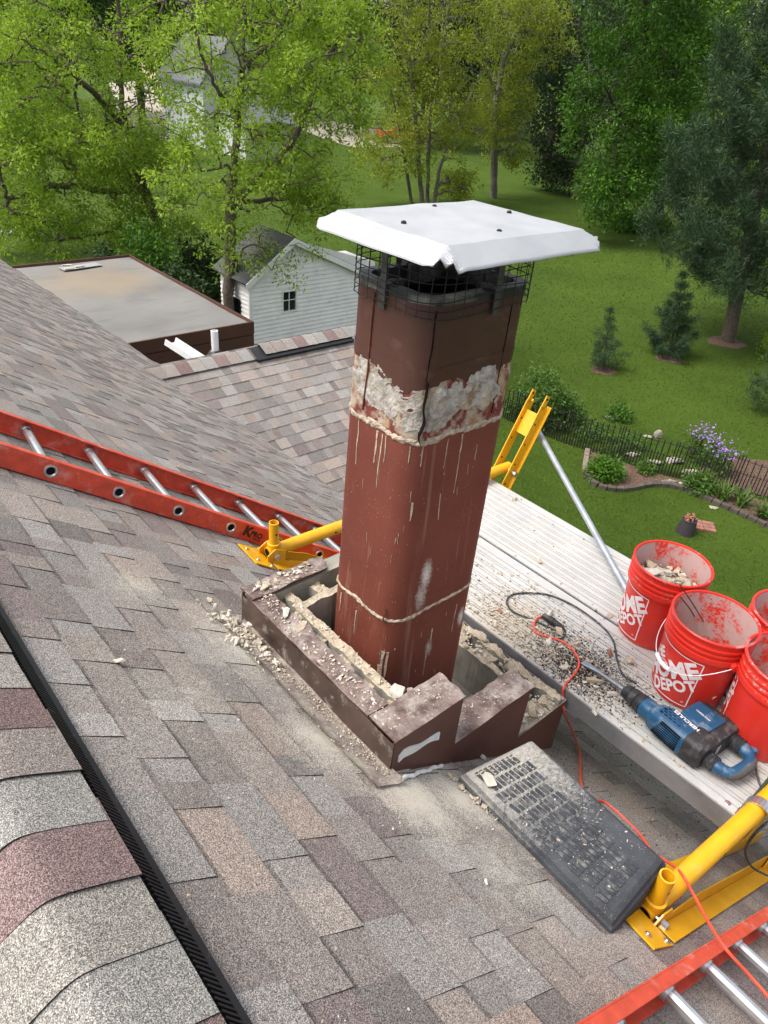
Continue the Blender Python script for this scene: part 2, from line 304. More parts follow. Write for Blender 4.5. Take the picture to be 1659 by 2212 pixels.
# ------------------------------------------------------------------ mesh helpers
def put(o, parent=None, world=None):
    col.objects.link(o)
    if parent is not None:
        o.parent = parent; o.matrix_parent_inverse = WM.get(parent.name, Matrix.Identity(4)).inverted()
    WM[o.name] = Matrix.Translation(o.location)
WM = {}
def thing(name, label, cat, loc=(0, 0, 0), group=None):
    o = bpy.data.objects.new(name, None); o.location = loc; o.empty_display_size = 0.1; col.objects.link(o)
    WM[o.name] = Matrix.Translation(Vector(loc)); tag(o, label, cat, group); return o
def tag(o, label=None, cat=None, group=None, kind=None):
    if label: o["label"] = label
    if cat: o["category"] = cat
    if group: o["group"] = group
    if kind: o["kind"] = kind
    return o
def perp(t):
    t = Vector(t).normalized(); a = Vector((0, 0, 1)) if abs(t.z) < 0.9 else Vector((1, 0, 0))
    u = t.cross(a).normalized(); return u, t.cross(u).normalized()
class MB:
    def __init__(s): s.v = []; s.f = []; s.mi = []
    def add(s, vs, fs, mi=0):
        o = len(s.v); s.v += [tuple(map(float, p)) for p in vs]; s.f += [tuple(i + o for i in f) for f in fs]; s.mi += [mi] * len(fs); return s
    def hexa(s, p, mi=0):  # 8 points, bottom ring then top ring
        return s.add(p, [(3, 2, 1, 0), (4, 5, 6, 7), (0, 1, 5, 4), (1, 2, 6, 5), (2, 3, 7, 6), (3, 0, 4, 7)], mi)
    def box(s, x0, x1, y0, y1, z0, z1, mi=0):
        return s.hexa([(x0, y0, z0), (x1, y0, z0), (x1, y1, z0), (x0, y1, z0), (x0, y0, z1), (x1, y0, z1), (x1, y1, z1), (x0, y1, z1)], mi)
    def bar(s, a, b, w, h, up=(0, 0, 1), mi=0):
        a = Vector(a); b = Vector(b); t = (b - a).normalized(); u = t.cross(Vector(up)).normalized(); n = u.cross(t).normalized()
        p = []
        for q in (-1, 1):
            for c, (i, j) in ((a, (-1, q)), (b, (-1, q)), (b, (1, q)), (a, (1, q))): p.append(c + u * (w / 2 * i) + n * (h / 2 * j))
        return s.hexa(p, mi)
    def tube(s, path, rad, n=8, caps=True, mi=0, flat=None):
        path = [Vector(p) for p in path]; m = len(path)
        rad = [rad] * m if not hasattr(rad, '__len__') else rad
        u = None; vs = []
        for i, p in enumerate(path):
            t = (path[min(i + 1, m - 1)] - path[max(i - 1, 0)]).normalized()
            if u is None: u, _ = perp(t)
            u = (u - t * u.dot(t)); u = u.normalized() if u.length > 1e-6 else perp(t)[0]
            w_ = t.cross(u)
            for k_ in range(n):
                a = 2 * math.pi * k_ / n; vs.append(p + (u * math.cos(a) + w_ * math.sin(a)) * rad[i])
        fs = [(i * n + k_, i * n + (k_ + 1) % n, (i + 1) * n + (k_ + 1) % n, (i + 1) * n + k_) for i in range(m - 1) for k_ in range(n)]
        if caps: fs += [tuple(range(n))[::-1], tuple((m - 1) * n + k_ for k_ in range(n))]
        return s.add(vs, fs, mi)
    def lathe(s, c, prof, n=40, mi=0, axis=None):
        c = Vector(c)
        if axis is None: A, U, V = Vector((0, 0, 1)), Vector((1, 0, 0)), Vector((0, 1, 0))
        else: A = Vector(axis).normalized(); U, V = perp(A)
        vs = [c + A * z + (U * math.cos(2 * math.pi * k_ / n) + V * math.sin(2 * math.pi * k_ / n)) * r for r, z in prof for k_ in range(n)]
        fs = [(i * n + k_, i * n + (k_ + 1) % n, (i + 1) * n + (k_ + 1) % n, (i + 1) * n + k_) for i in range(len(prof) - 1) for k_ in range(n)]
        return s.add(vs, fs, mi)
    def loft(s, secs, n=20, mi=0, caps=True):  # (center, U half vector, V half vector, exponent)
        vs = []
        for c, U, V, e in secs:
            c, U, V = Vector(c), Vector(U), Vector(V)
            for k_ in range(n):
                a = 2 * math.pi * k_ / n; ca, sa = math.cos(a), math.sin(a)
                vs.append(c + U * math.copysign(abs(ca) ** (2 / e), ca) + V * math.copysign(abs(sa) ** (2 / e), sa))
        m = len(secs)
        fs = [(i * n + k_, i * n + (k_ + 1) % n, (i + 1) * n + (k_ + 1) % n, (i + 1) * n + k_) for i in range(m - 1) for k_ in range(n)]
        if caps: fs += [tuple(range(n))[::-1], tuple((m - 1) * n + k_ for k_ in range(n))]
        return s.add(vs, fs, mi)
    def grid(s, pts, nu, nv, mi=0):  # pts[u][v] flattened
        return s.add(pts, [(i * nv + j, (i + 1) * nv + j, (i + 1) * nv + j + 1, i * nv + j + 1) for i in range(nu - 1) for j in range(nv - 1)], mi)
    def build(s, name, mats, parent=None, smooth=False, bevel=0.0, angle=None):
        v = np.array(s.v); c = (v.min(0) + v.max(0)) / 2
        me = bpy.data.meshes.new(name); me.from_pydata((v - c).tolist(), [], s.f)
        for m_ in ([mats] if isinstance(mats, str) else mats): me.materials.append(MATS[m_])
        if any(s.mi): me.polygons.foreach_set("material_index", s.mi)
        bm = bmesh.new(); bm.from_mesh(me)
        bmesh.ops.recalc_face_normals(bm, faces=bm.faces)
        if bevel: bmesh.ops.bevel(bm, geom=[e for e in bm.edges if e.is_manifold and e.calc_face_angle(0) > 0.6], offset=bevel, segments=2, profile=0.7, affect='EDGES')
        bm.to_mesh(me); bm.free()
        if smooth:
            me.polygons.foreach_set("use_smooth", [True] * len(me.polygons)); me.set_sharp_from_angle(angle=R(angle or 40))
        o = bpy.data.objects.new(name, me); o.location = c; put(o, parent); return o
def raw_mesh(name, v, f, mats, tone=None, mi=None, parent=None, smooth=False):
    """fast mesh from numpy: v (N,3), f (M,k)"""
    me = bpy.data.meshes.new(name); v = np.asarray(v, np.float32); f = np.asarray(f, np.int32); M, kk = f.shape
    me.vertices.add(len(v)); me.vertices.foreach_set("co", v.ravel()); me.loops.add(M * kk); me.loops.foreach_set("vertex_index", f.ravel())
    me.polygons.add(M); me.polygons.foreach_set("loop_start", np.arange(M, dtype=np.int32) * kk)
    if mi is not None: me.polygons.foreach_set("material_index", np.asarray(mi, np.int32))
    me.polygons.foreach_set("use_smooth", np.full(M, bool(smooth)))
    if tone is not None:
        at = me.attributes.new("tone", 'FLOAT_COLOR', 'FACE'); t4 = np.ones((M, 4), np.float32); t4[:, :3] = tone; at.data.foreach_set("color", t4.ravel())
    me.update(calc_edges=True)
    for m_ in ([mats] if isinstance(mats, str) else mats): me.materials.append(MATS[m_])
    o = bpy.data.objects.new(name, me); put(o, parent); return o
def fbm(x, y, z=0.0, o=4):
    return mnoise.fractal(Vector((x, y, z)), 1.0, 2.0, o)
def spline(pts, n=8):
    P = [Vector(p) for p in pts]; P = [P[0] * 2 - P[1]] + P + [P[-1] * 2 - P[-2]]; out = []
    for i in range(1, len(P) - 2):
        for k_ in range(n):
            t = k_ / n; a, b, c, d_ = P[i - 1:i + 3]
            out.append(0.5 * ((2 * b) + (c - a) * t + (2 * a - 5 * b + 4 * c - d_) * t * t + (3 * b - a - 3 * c + d_) * t ** 3))
    out.append(P[-2]); return out
def chunk_shape(seed, flat=0.6, npt=13):
    r = np.random.default_rng(seed); p = r.uniform(-1, 1, (npt, 3)); p /= np.maximum(np.linalg.norm(p, axis=1, keepdims=True), 0.7); p *= (1.0, 0.75, flat)
    bm = bmesh.new(); vs = [bm.verts.new(q) for q in p]; res = bmesh.ops.convex_hull(bm, input=vs)
    bmesh.ops.delete(bm, geom=[g for g in res["geom_interior"] if isinstance(g, bmesh.types.BMVert)], context='VERTS')
    bmesh.ops.triangulate(bm, faces=bm.faces); bm.verts.index_update()
    v = np.array([q.co[:] for q in bm.verts]); f = np.array([[q.index for q in fc.verts] for fc in bm.faces]); bm.free(); return v, f
CH = [chunk_shape(s, [0.35, 0.6, 0.8, 0.25][s % 4]) for s in range(12)]
def rot_rand(r, tilt=0.4):
    a, b, c = r.uniform(0, 2 * np.pi), r.normal(0, tilt), r.normal(0, tilt)
    return np.array((Matrix.Rotation(a, 3, 'Z') @ Matrix.Rotation(b, 3, 'X') @ Matrix.Rotation(c, 3, 'Y')).transposed())
def scatter(name, pts, sizes, mats, parent=None, seed=1, mi=None, tilt=0.4, kind='stuff', squash=1.0):
    r = np.random.default_rng(seed); V, F, MI, o = [], [], [], 0
    for i, (p, s_) in enumerate(zip(pts, sizes)):
        v, f = CH[r.integers(len(CH))]; v = (v * s_ * r.uniform(0.6, 1.4, 3) * (1, 1, squash)) @ rot_rand(r, tilt) + p
        V.append(v); F.append(f + o); o += len(v); MI += [0 if mi is None else mi[i]] * len(f)
    ob = raw_mesh(name, np.concatenate(V), np.concatenate(F), mats, mi=MI, parent=parent)
    if kind: ob["kind"] = kind
    return ob
def chunk(name, p, s3, mat, label=None, cat=None, parent=None, seed=0, rotz=0.0, group=None, tilt=0.0):
    v, f = chunk_shape(seed, 0.8, 16); q = v * np.array(s3)
    bm = bmesh.new(); vv = [bm.verts.new(c) for c in q]
    for t in f: bm.faces.new([vv[i] for i in t])
    bmesh.ops.subdivide_edges(bm, edges=bm.edges, cuts=2, use_grid_fill=True)
    for x in bm.verts: x.co += x.co.normalized() * fbm(*(x.co * 40 + Vector((seed, 0, 0))), 3) * 0.07 * min(s3)
    me = bpy.data.meshes.new(name); bm.to_mesh(me); bm.free(); me.materials.append(MATS[mat])
    o = bpy.data.objects.new(name, me); o.location = p; o.rotation_euler = (tilt, 0, rotz); put(o, parent)
    return tag(o, label, cat, group)
def textgeo(s, size, bold=0.0, sx=1.0):
    cu = bpy.data.curves.new("t", 'FONT'); cu.body = s; cu.size = size; cu.align_x = 'CENTER'; cu.align_y = 'CENTER'; cu.offset = bold; cu.resolution_u = 3
    o = bpy.data.objects.new("t", cu); col.objects.link(o); dg = bpy.context.evaluated_depsgraph_get(); dg.update()
    me = bpy.data.meshes.new_from_object(o.evaluated_get(dg)); v = [(p.co.x * sx, p.co.y) for p in me.vertices]; f = [tuple(p.vertices) for p in me.polygons]
    bpy.data.objects.remove(o); bpy.data.curves.remove(cu); bpy.data.meshes.remove(me); return v, f
def lettering(name, s, size, org, ux, uy, mat, parent, bold=0.0, sx=1.0):
    v, f = textgeo(s, size, bold, sx); org, ux, uy = Vector(org), Vector(ux).normalized(), Vector(uy).normalized()
    return MB().add([org + ux * a + uy * b for a, b in v], f).build(name, mat, parent)

# ------------------------------------------------------------------ ground
def sheet(name, pts, mat, dz=0.0, label=None, kind='structure'):
    o = MB().add([(p[0], p[1], GZ + dz) for p in pts], [tuple(range(len(pts)))]).build(name, mat); o["kind"] = kind; return o
sheet("ground", [(-300, -300), (400, -300), (400, 400), (-300, 400)], "lawn")

# ------------------------------------------------------------------ roof of the house
Z0, MS = -1.057, 0.667
SL = math.sqrt(1 + MS * MS); SV = np.array([1 / SL, 0, -MS / SL]); SN = np.array([MS / SL, 0, 1 / SL])
def roofz(x): return Z0 - MS * x
def rp(x, y, h=0.0): return np.array([x, y, roofz(x)]) + SN * h
house = thing("house", "grey-brown shingled house roof that the broken chimney stands on", "house", (0.0, 4.0, GZ))
MPg, YR, ZR = 0.5, 6.7, -2.95
XR = (Z0 - ZR) / MS
GL = math.sqrt(1 + MPg * MPg); GV = np.array([0, -1 / GL, -MPg / GL]); GN = np.array([0, -MPg / GL, 1 / GL])
GX1 = 5.45
# roof deck: slabs that carry the shingles
b = MB()
b.hexa([(0.045, -6, Z0 - 0.030 - 0.12), (3.3, -6, roofz(3.3) - 0.12), (3.38, 7.6, roofz(3.38) - 0.12), (0.045, 7.6, Z0 - 0.030 - 0.12), (0.045, -6, Z0 - 0.030 - 0.006), (3.3, -6, roofz(3.3) - 0.006), (3.38, 7.6, roofz(3.38) - 0.006), (0.045, 7.6, Z0 - 0.030 - 0.006)])
b.hexa([(0.045, 7.6, Z0 - 0.030 - 0.12), (3.38, 7.6, roofz(3.38) - 0.12), (2.82, 12.4, roofz(2.82) - 0.12), (0.045, 12.4, Z0 - 0.030 - 0.12), (0.045, 7.6, Z0 - 0.030 - 0.006), (3.38, 7.6, roofz(3.38) - 0.006), (2.82, 12.4, roofz(2.82) - 0.006), (0.045, 12.4, Z0 - 0.030 - 0.006)])
b.hexa([(-4, -6, Z0 - 0.03 - 4.045 * MS - 0.12), (0.045, -6, Z0 - 0.030 - 0.12), (0.045, 12.4, Z0 - 0.030 - 0.12), (-4, 12.4, Z0 - 0.03 - 4.045 * MS - 0.12), (-4, -6, Z0 - 0.03 - 4.045 * MS), (0.045, -6, Z0 - 0.030 - 0.006), (0.045, 12.4, Z0 - 0.030 - 0.006), (-4, 12.4, Z0 - 0.03 - 4.045 * MS)])
roof = b.build("roof", "shingle_edge", house)
zg = lambda y: ZR - MPg * abs(YR - y)
b = MB()
for ya, yb in ((YR - 3.4, YR), (YR, YR + 1.2)):
    b.hexa([(XR - 0.4, ya, zg(ya) - 0.13), (GX1, ya, zg(ya) - 0.13), (GX1, yb, zg(yb) - 0.13), (XR - 0.4, yb, zg(yb) - 0.13), (XR - 0.4, ya, zg(ya) - 0.006), (GX1, ya, zg(ya) - 0.006), (GX1, yb, zg(yb) - 0.006), (XR - 0.4, yb, zg(yb) - 0.006)])
wing_roof = b.build("wing_roof", "shingle_edge", house)
b = MB(); b.box(-3.2, 2.7, -5.6, 12.0, GZ, -3.75); b.box(2.7, GX1 - 0.3, YR - 3.2, YR + 0.9, GZ, -4.75)
b.build("wall", "house_siding", house)
PAL = np.array([(0.235, 0.200, 0.170), (0.185, 0.160, 0.142), (0.215, 0.205, 0.190), (0.165, 0.128, 0.122), (0.250, 0.195, 0.155), (0.150, 0.140, 0.130), (0.205, 0.185, 0.165), (0.240, 0.232, 0.215)])
PAL = (PAL * 0.60 + PAL.mean(1, keepdims=True) * 0.40) * 1.30; PAL = (PAL.mean(0) + (PAL - PAL.mean(0)) * 0.92) * np.array([0.965, 0.935, 0.925])
PPR = np.array([0.16, 0.2, 0.16, 0.12, 0.08, 0.1, 0.12, 0.06])
WQ = [0.075, 0.105, 0.135, 0.17, 0.215]
BANDW = 0.016
def piece_verts(wd, h, e):
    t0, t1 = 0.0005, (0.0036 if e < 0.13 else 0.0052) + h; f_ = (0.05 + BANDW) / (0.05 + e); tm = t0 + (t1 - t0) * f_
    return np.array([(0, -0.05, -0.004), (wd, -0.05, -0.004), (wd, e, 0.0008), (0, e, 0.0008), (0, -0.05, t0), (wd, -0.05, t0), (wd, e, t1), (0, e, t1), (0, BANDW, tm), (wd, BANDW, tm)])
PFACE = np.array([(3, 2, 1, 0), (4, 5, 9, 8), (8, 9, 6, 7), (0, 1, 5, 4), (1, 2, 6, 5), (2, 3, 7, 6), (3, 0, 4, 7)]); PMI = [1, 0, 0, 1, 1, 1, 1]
def shingles(O, U, V, N, e, ncourse, u0, u1, keep, seed):
    r = np.random.default_rng(seed); out = []
    for c in range(ncourse):
        u = u0 - r.uniform(0, 0.3); hi = r.random() < 0.5
        prev = -1
        while u < u1:
            wi = r.integers(len(WQ)); wd = WQ[wi]
            ci = r.choice(len(PAL), p=PPR)
            if ci == prev: ci = r.choice(len(PAL), p=PPR)
            prev = ci
            if (U[1] < 0.5 or V[0] < 0 or c * e > 0.05) and keep(u + wd / 2, c * e + e / 2): out.append((u, c, wi, hi, PAL[ci] * r.uniform(0.86, 1.12), O, U, V, N, e))
            u += wd; hi = (not hi) if r.random() < 0.85 else hi
    return out
U_Y = np.array([0, 1.0, 0]); U_X = np.array([1.0, 0, 0])
def keep_main(u, v):
    x = v / SL
    if x > 3.38 - max(0, (u - 7.6)) * 0.117 + 0.03: return False
    if u < YR + 0.2 and x > XR + 0.02:     # stop at the valley
        return x < XR + (MPg / MS) * (YR - u) + 0.14
    return True
SK = -0.12      # the courses were laid slightly out of square
S_main = shingles(np.array([0, 0.3, Z0]), U_Y, SV + SK * U_Y, SN, 0.121, 35, -1.2, 12.3, keep_main, 3)
def keep_wing(u, v):
    y = YR - v / GL
    return u > XR + (MPg / MS) * (YR - y) - 0.36
S_wing = shingles(np.array([0, YR, ZR]), U_X, GV, GN, 0.137, 26, XR - 0.3, GX1 - 0.1, keep_wing, 5)
def p_center(s): u, c, wi, hi, t, O, U, V, N, e = s; return O + U * (u + WQ[wi] / 2) + V * (c * e + e / 2)
cen = np.array([p_center(s) for s in S_main]); pr = project(cen)
inview = (pr[:, 0] > -60) & (pr[:, 0] < PW + 60) & (pr[:, 1] > 0) & (pr[:, 1] < PH + 60) & (pr[:, 2] > 0.2)
under = (cen[:, 0] > 0.95) & (cen[:, 0] < 1.87) & (cen[:, 1] > 0.86) & (cen[:, 1] < 1.62)
order = np.argsort(np.where(inview & ~under, pr[:, 2], 1e9)); solo = set(order[:290].tolist())
SHM = {}
def band(me, vals):
    at = me.attributes.new('band', 'FLOAT_COLOR', 'FACE'); at.data.foreach_set('color', np.repeat(np.array(vals, np.float32), 4))
def piece_mesh(wi, hi, e):
    key = (wi, hi, e)
    if key not in SHM:
        pv = piece_verts(WQ[wi], 0.0033 if hi else 0.0, e); pv[:, 0] += SK * pv[:, 1]
        me = bpy.data.meshes.new("shingle"); me.from_pydata(pv.tolist(), [], PFACE.tolist())
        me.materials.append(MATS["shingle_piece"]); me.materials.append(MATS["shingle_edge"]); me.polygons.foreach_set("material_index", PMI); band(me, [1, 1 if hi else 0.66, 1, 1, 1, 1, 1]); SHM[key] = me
    return SHM[key]
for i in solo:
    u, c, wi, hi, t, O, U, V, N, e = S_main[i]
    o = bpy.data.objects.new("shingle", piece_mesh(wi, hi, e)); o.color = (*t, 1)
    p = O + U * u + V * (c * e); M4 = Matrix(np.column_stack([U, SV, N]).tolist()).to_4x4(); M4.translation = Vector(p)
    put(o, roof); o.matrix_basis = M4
def field(name, S, parent):
    V, F, T, MI = [], [], [], []
    for q, s in enumerate(S):
        u, c, wi, hi, t, O, U, Vv, N, e = s
        lv = piece_verts(WQ[wi], (0.0036 if U[1] > 0.5 else 0.0012) if hi else 0.0, e)
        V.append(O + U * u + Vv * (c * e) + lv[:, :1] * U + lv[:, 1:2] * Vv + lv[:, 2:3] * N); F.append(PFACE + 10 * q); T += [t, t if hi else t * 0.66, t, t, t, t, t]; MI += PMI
    o = raw_mesh(name, np.concatenate(V), np.concatenate(F), ["shingle_field", "shingle_edge"], tone=np.array(T), mi=MI, parent=parent); o["kind"] = "stuff"; return o
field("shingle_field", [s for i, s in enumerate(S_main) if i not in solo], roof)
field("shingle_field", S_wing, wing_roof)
S_back = shingles(np.array([0.045, 0, Z0 - 0.03]), U_Y, SV * np.array([-1, 1, 1]), SN * np.array([-1, 1, 1]), 0.121, 38, -5.8, 12.2, lambda u, v: True, 9)
field("shingle_field", S_back, roof)
# ridge: vent and cap shingles
CAPC = [(a * 0.8 + 0.05, b * 0.85 + 0.042, c * 0.85 + 0.04) for a, b, c in [(0.25, 0.215, 0.195), (0.265, 0.24, 0.215), (0.170, 0.110, 0.105), (0.25, 0.24, 0.225), (0.235, 0.205, 0.185), (0.145, 0.090, 0.086), (0.265, 0.25, 0.23), (0.215, 0.18, 0.162)]]
def cap_prof(n, wdt, rise, drop, rd=0.055):
    out = []
    for i in range(n + 1):
        t = -1 + 2 * i / n; x = t * wdt; z = rise - drop * (math.sqrt(x * x + rd ** 2) - rd); out.append((x, z))
    return out
vent = MB(); RX = 0.045; prof = [(x + RX, z) for x, z in cap_prof(16, 0.128, 0.003, MS, 0.024)]
rows = [(-6.0), 12.4]
pts = [(x, y, Z0 + z) for y in rows for x, z in prof]; n_ = len(prof)
vent.add(pts, [(i, i + 1, n_ + i + 1, n_ + i) for i in range(n_ - 1)])
vent.bar((0.210, -6, roofz(0.210) + 0.010), (0.210, 12.4, roofz(0.210) + 0.010), 0.013, 0.018, up=SN)
vent.bar((2 * RX - 0.209, -6, roofz(0.209) + 0.016), (2 * RX - 0.209, 12.4, roofz(0.209) + 0.016), 0.016, 0.026, up=(-MS, 0, 1))
ridge_vent = vent.build("ridge_vent", "vent_plastic", house)
lv = MB(); y = -0.2
while y < 3.2:
    lv.bar(rp(0.172, y, 0.026), rp(0.202, y - 0.013, 0.012), 0.0042, 0.008, up=SN); y += 0.0105
lo = lv.build("louvre", "vent_plastic", ridge_vent); lo["kind"] = "stuff"
ridge_cap = MB().tube([(0.045, -6, Z0 - 0.05), (0.045, 12.4, Z0 - 0.05)], 0.03, 6).build("ridge_cap", "shingle_edge", house)
def cap_mesh(wdt, expo, prof_):
    me_v, me_f, mi = [], [], []; n = len(prof_)
    for (yy, hh) in ((expo * 0.0, 0.0068), (expo * 1.45, 0.001)):
        for x, z in prof_: me_v.append((x, yy, z + hh))
    for (yy, hh) in ((0, 0.0035), (expo * 1.45, -0.002)):
        for x, z in prof_: me_v.append((x, yy, z + hh))
    for i in range(n - 1):
        me_f.append((i, i + 1, n + i + 1, n + i)); mi.append(0)
        me_f.append((2 * n + i, 2 * n + i + 1, i + 1, i)); mi.append(1)
    for i in (0, n - 1):
        me_f.append((i, n + i, 3 * n + i, 2 * n + i)); mi.append(1)
    return me_v, me_f, mi
cprof = [(x + RX, z) for x, z in cap_prof(24, 0.136, 0.012, MS, 0.024)]
cv, cf, cm = cap_mesh(0.165, 0.122, cprof)
cme = bpy.data.meshes.new("cap_shingle"); cme.from_pydata(cv, [], cf); cme.materials.append(MATS["shingle_piece"]); cme.materials.append(MATS["shingle_edge"]); cme.polygons.foreach_set("material_index", cm); band(cme, [1] * len(cf))
ys = [0.417 - 0.122 * 4 + 0.122 * i for i in range(30)]
for i, yy in enumerate(ys):
    o = bpy.data.objects.new("cap_shingle", cme); kf = random.uniform(0.92, 1.06); o.color = (*[q * kf for q in CAPC[([3, 7, 0, 2, 6, 1, 2, 6, 7, 5, 1, 4, 3, 0, 5, 6, 1, 2, 4, 3] * 2)[i]]], 1); o.location = (random.uniform(-0.003, 0.003), yy, Z0); put(o, ridge_cap)
# wing ridge: caps run along X
gprof = [(x, z) for x, z in cap_prof(14, 0.16, 0.010, MPg, 0.03)]
gv, gf, gm = cap_mesh(0.15, 0.15, gprof)
gme = bpy.data.meshes.new("cap_shingle"); gme.from_pydata(gv, [], gf); gme.materials.append(MATS["shingle_piece"]); gme.materials.append(MATS["shingle_edge"]); gme.polygons.foreach_set("material_index", gm); band(gme, [1] * len(gf))
i = 0; x = XR - 0.15
wing_cap = MB().tube([(XR, YR, ZR - 0.03), (GX1, YR, ZR - 0.03)], 0.03, 6).build("wing_ridge_cap", "shingle_edge", house)
while x < GX1:
    raised = 0.035 if x > XR + 1.28 else 0.0
    o = bpy.data.objects.new("cap_shingle", gme); kf = random.uniform(0.95, 1.2); o.color = (*[q * kf for q in CAPC[[0, 7, 4, 5, 1, 6, 2, 7, 3, 5][i % 10]]], 1)
    o.location = (x, YR, ZR + raised); o.rotation_euler = (0, 0, -math.pi / 2); put(o, wing_cap); x += 0.15; i += 1
v_ = MB(); gp2 = cap_prof(14, 0.185, 0.022, MPg)
v_.add([(xx, YR + a, ZR + z) for xx in (XR + 1.22, GX1) for a, z in gp2], [(i, i + 1, 15 + i + 1, 15 + i) for i in range(14)])
v_.bar((XR + 1.22, YR - 0.18, ZR - 0.058), (GX1, YR - 0.18, ZR - 0.058), 0.03, 0.035, up=GN)
v_.build("ridge_vent", "vent_plastic", house)
# white vent pipe and gutter end behind the wing ridge
pt = on_y(465, 752, YR + 0.25)
vp = thing("vent_pipe", "white plastic vent pipe standing behind the small roof's ridge", "vent pipe", (pt[0], YR + 0.25, ZR - 0.1))
MB().lathe((pt[0], YR + 0.25, ZR - 0.2), [(0.041, 0), (0.041, 0.40), (0.034, 0.402), (0.034, 0.3), (0.0, 0.3)], 20).build("pipe", "white_gloss", vp, True)
MB().lathe((pt[0], YR + 0.25, ZR - 0.2), [(0.11, 0.0), (0.105, 0.10), (0.06, 0.17), (0.044, 0.175)], 20).build("rubber_boot", "black_plastic", vp, True)
a, c = on_y(368, 742, 7.55), on_y(424, 778, 7.2)
g = thing("gutter", "white metal gutter end at the far eave", "gutter", tuple(a))
q = MB(); aa, bb = Vector(a), Vector(c) + (Vector(c) - Vector(a)) * 0.5
q.bar(aa, bb, 0.13, 0.01, up=(0, 0.3, 1)); q.bar(aa + Vector((0.065, 0, 0.03)), bb + Vector((0.065, 0, 0.03)), 0.01, 0.07, up=(0, 0.3, 1)); q.bar(aa + Vector((-0.065, 0, 0.03)), bb + Vector((-0.065, 0, 0.03)), 0.01, 0.07, up=(0, 0.3, 1))
q.build("trough", "white_gloss", g)

# ------------------------------------------------------------------ chimney
chim = thing("chimney", "half-demolished brown clad chimney with tall red clay flue and white metal cap", "chimney", (1.4, 1.23, -2.0))
CX0, CX1, CY0, CY1 = 0.935, 1.885, 0.845, 1.62
ZT1, ZT2, ZT3 = -1.552, -1.765, -2.03
def clad(name, polys, thick, axis, label=None):
    """flat sheet panel: polygon in (a,z) on plane axis=const with thickness"""
    b = MB()
    for (const, poly) in polys:
        n = len(poly); vs = []
        for c in (const, const + thick):
            for (a, z) in poly: vs.append((a, c, z) if axis == 'y' else (c, a, z))
        b.add(vs, [tuple(range(n)), tuple(range(n, 2 * n))[::-1]] + [(i, (i + 1) % n, n + (i + 1) % n, n + i) for i in range(n)])
    o = b.build(name, "brown_cladding", chim)
    if label: o["label"] = label
    return o
rz = lambda x: roofz(x) - 0.03
# front panels stepping down the slope, each with its own top plate
clad("front_panel", [(CY0, [(CX0 - 0.002, rz(CX0)), (1.205, rz(1.205)), (1.205, ZT1), (CX0 - 0.002, ZT1)])], 0.006, 'y')
clad("front_panel", [(CY0 + 0.004, [(1.19, rz(1.19)), (1.588, rz(1.588)), (1.588, ZT2), (1.19, ZT2)])], 0.006, 'y')
clad("front_panel", [(CY0 + 0.008, [(1.57, rz(1.57)), (CX1, rz(CX1)), (CX1, ZT3), (1.57, ZT3)])], 0.006, 'y')
def warped_plate(name, x0, x1, y0, y1, z, th=0.006, amp=0.006, mat="brown_cladding", nx=14, ny=14, edge=0.0):
    pts = []
    for i in range(nx):
        for j in range(ny):
            u, v = i / (nx - 1), j / (ny - 1); x, y = x0 + (x1 - x0) * u, y0 + (y1 - y0) * v
            ex = edge * fbm(x * 30, y * 30, z, 3)
            if i == nx - 1: x += ex
            if j == ny - 1: y += ex
            pts.append((x, y, z + amp * fbm(x * 9, y * 9, z * 3, 3)))
    b = MB(); b.grid(pts, nx, ny); lo_ = [(p[0], p[1], p[2] - th) for p in pts]; b.grid(lo_, nx, ny)
    for seq in ([i * ny for i in range(nx)], [i * ny + ny - 1 for i in range(nx)], list(range(ny)), [(nx - 1) * ny + j for j in range(ny)]):
        m = len(seq); b.add([pts[k_] for k_ in seq] + [lo_[k_] for k_ in seq], [(k_, k_ + 1, m + k_ + 1, m + k_) for k_ in range(m - 1)])
    return b.build(name, mat, chim, True, angle=50)
warped_plate("top_plate", CX0 - 0.004, 1.208, CY0 - 0.006, 0.952, ZT1 + 0.008, edge=0.006)
warped_plate("top_plate", 1.206, 1.592, CY0 - 0.002, 0.945, ZT2 + 0.008, edge=0.008)
warped_plate("top_plate", CX0 - 0.006, 1.010, 0.956, 1.60, ZT1 + 0.006, edge=0.012, ny=40)
warped_plate("top_plate", CX0 - 0.004, 1.25, 1.553, CY1 + 0.004, ZT1 + 0.014, edge=0.02, nx=30)
# riser sides of the steps
b = MB(); b.box(1.199, 1.2045, CY0 + 0.012, 0.945, ZT2 - 0.05, ZT1 - 0.002); b.build("step_side", "brown_cladding", chim)
b = MB(); b.box(1.583, 1.5875, CY0 + 0.014, 0.94, ZT3 - 0.05, ZT2 - 0.002); b.build("step_side", "brown_cladding", chim)
# left panel and back panel, right panel
lp = MB(); pts = []
for j in range(40):
    y = CY0 + (CY1 - CY0) * j / 39
    for t in range(6):
        z = ZT1 - 0.004 - (ZT1 - rz(CX0)) * t / 5; pts.append((CX0 - 0.004 - 0.005 * fbm(y * 6, z * 10, 2, 2) - (0.012 * (t / 5) ** 2), y, z))
lp.grid(pts, 40, 6); lp.build("left_panel", "bent_flashing", chim, True)
clad("rear_panel", [(CY1, [(CX0, rz(CX0)), (CX1, rz(CX1)), (CX1, -1.98), (1.4, -1.62), (CX0, ZT1)])], 0.006, 'y')
clad("right_panel", [(CX1, [(CY0 + 0.01, rz(CX1)), (CY1, rz(CX1)), (CY1, -2.02), (1.3, -2.035), (CY0 + 0.01, ZT3)])], 0.006, 'x')
